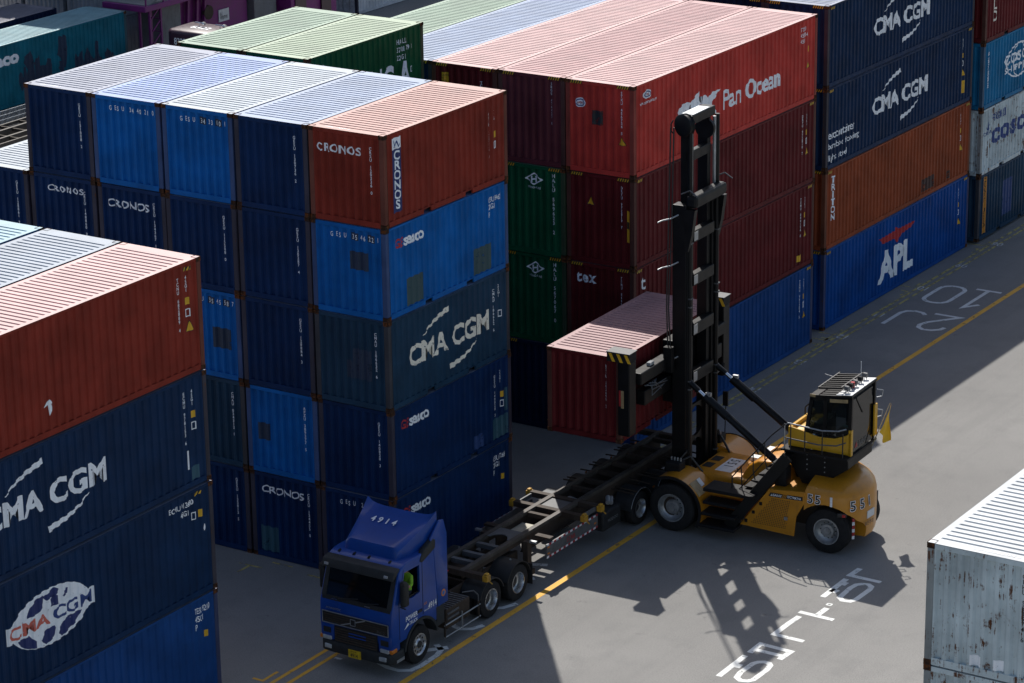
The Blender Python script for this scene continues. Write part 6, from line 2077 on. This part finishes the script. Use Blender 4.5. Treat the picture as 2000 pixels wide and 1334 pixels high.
part(MB().box(-1.2, 0.2, 2.2, 3.8, 0.6, 4.15), 'leg_housing', MATS['wall_grey'], cr_, False, 0.02)
part(MB().prism([(3.6, 2.2), (6.2, 1.4), (9.2, 1.6), (9.2, 3.4), (7.0, 4.15), (3.6, 4.15)], 0, -1.2, 0.0), 'sill_beam', mg, cr_, False, 0.02)
for y in (4.2, 4.9, 5.5):
    part(MB().bar((0.15, y, 1.6), (0.15, y + 0.25, 4.1), 0.14, 0.16), 'stay', mg, cr_)
part(MB().cyl((0.1, 5.9, 3.0), (0.25, 5.9, 3.0), 0.35, n=18), 'wheel_drive', MATS['frame_black'], cr_)
part(MB().box(0.0, 0.05, 6.9, 7.7, 2.3, 2.9), 'notice_board', MATS['white_panel'], cr_)
flat_text(cr_, 'lettering', 'E-J\n위험주의', 0.2, 'ink_pure_black', (0.055, 6.98, 2.62), (0, 1, 0), (0, 0, 1), 0.01, 0.8)
part(MB().box(-1.3, 0.3, 9.4, 11.2, 0.3, 6.5), 'crane_leg', MATS['wall_grey'], cr_, False, 0.03)
part(MB().box(-0.2, 1.0, 11.5, 13.6, 1.0, 4.4), 'motor_housing', mg, cr_, False, 0.04)
part(MB().box(1.0, 1.05, 11.8, 12.7, 2.0, 3.8), 'housing_door', MATS['purple_dark'], cr_)
part(MB().box(-1.2, 0.8, 13.8, 15.6, 0.4, 4.9), 'motor_housing', mg, cr_, False, 0.04)
part(MB().box(0.8, 0.9, 14.2, 15.0, 1.2, 3.9), 'housing_door', MATS['purple_dark'], cr_)
part(MB().box(-0.8, 0.6, 0.2, 18, 0.0, 0.4), 'bogie_beam', mg, cr_)
part(MB().tube([(1.0, 1.0, 4.5), (1.1, 1.0, 5.0)], 0.03).box(0.9, 1.3, 0.8, 1.2, 4.6, 4.85), 'flood_lamp', MATS['silver_dull'], cr_)
# dark purple yard tractor 8322
yt = thing('yard_tractor', 'dark purple yard tractor numbered 8322 seen over the green roofs', 'truck', (-40.0, 41.0, 0))
pts = [(-1.25, 0.2), (-1.0, -0.05), (1.0, -0.05), (1.25, 0.2), (1.25, 2.0), (-1.25, 2.0)]
yc = part(MB().prism(pts, 2, 0.9, 3.85), 'cab', MATS['purple_dark'], yt, True, 0.16, 3)
part(MB().box(-1.1, 1.1, -0.07, -0.05, 2.3, 3.1), 'windscreen', MATS['glass_dark'], yt)
flat_text(yc, 'lettering', '8322', 0.44, 'ink_pure_white', (-0.72, -0.056, 3.2), (1, 0, 0), (0, 0, 1), 0.02, 0.8)
flat_text(yc, 'lettering', '8322', 0.55, 'ink_pure_white', (-0.45, 0.75, 3.856), (1, 0, 0), (0, 1, 0), 0.03, 1.0)
for x in (-0.2, 1.0):
    part(MB().tube([(x - 0.25, 1.2, 4.02), (x + 0.25, 1.2, 4.02)], 0.03).cyl((x + 0.2, 1.2, 4.0), (x + 0.32, 1.2, 4.0), 0.08).cyl((x, 1.2, 3.8), (x, 1.2, 4.02), 0.02), 'air_horn', MATS['chrome'], yt)
for s in (-1, 1):
    part(MB().box(*sorted((s * 1.28, s * 1.46)), 0.1, 0.3, 2.1, 2.7), 'mirror', MATS['purple_dark'], yt, True, 0.04)
    part(MB().box(*sorted((s * 0.35, s * 0.45)), 0.2, 5.2, 0.6, 0.9), 'frame_rail', MATS['frame_black'], yt)
    for y in (0.9, 4.0):
        wheel(yt, (s * 1.0, y, 0.5), 0.5, 0.28, s, 'dish', False)
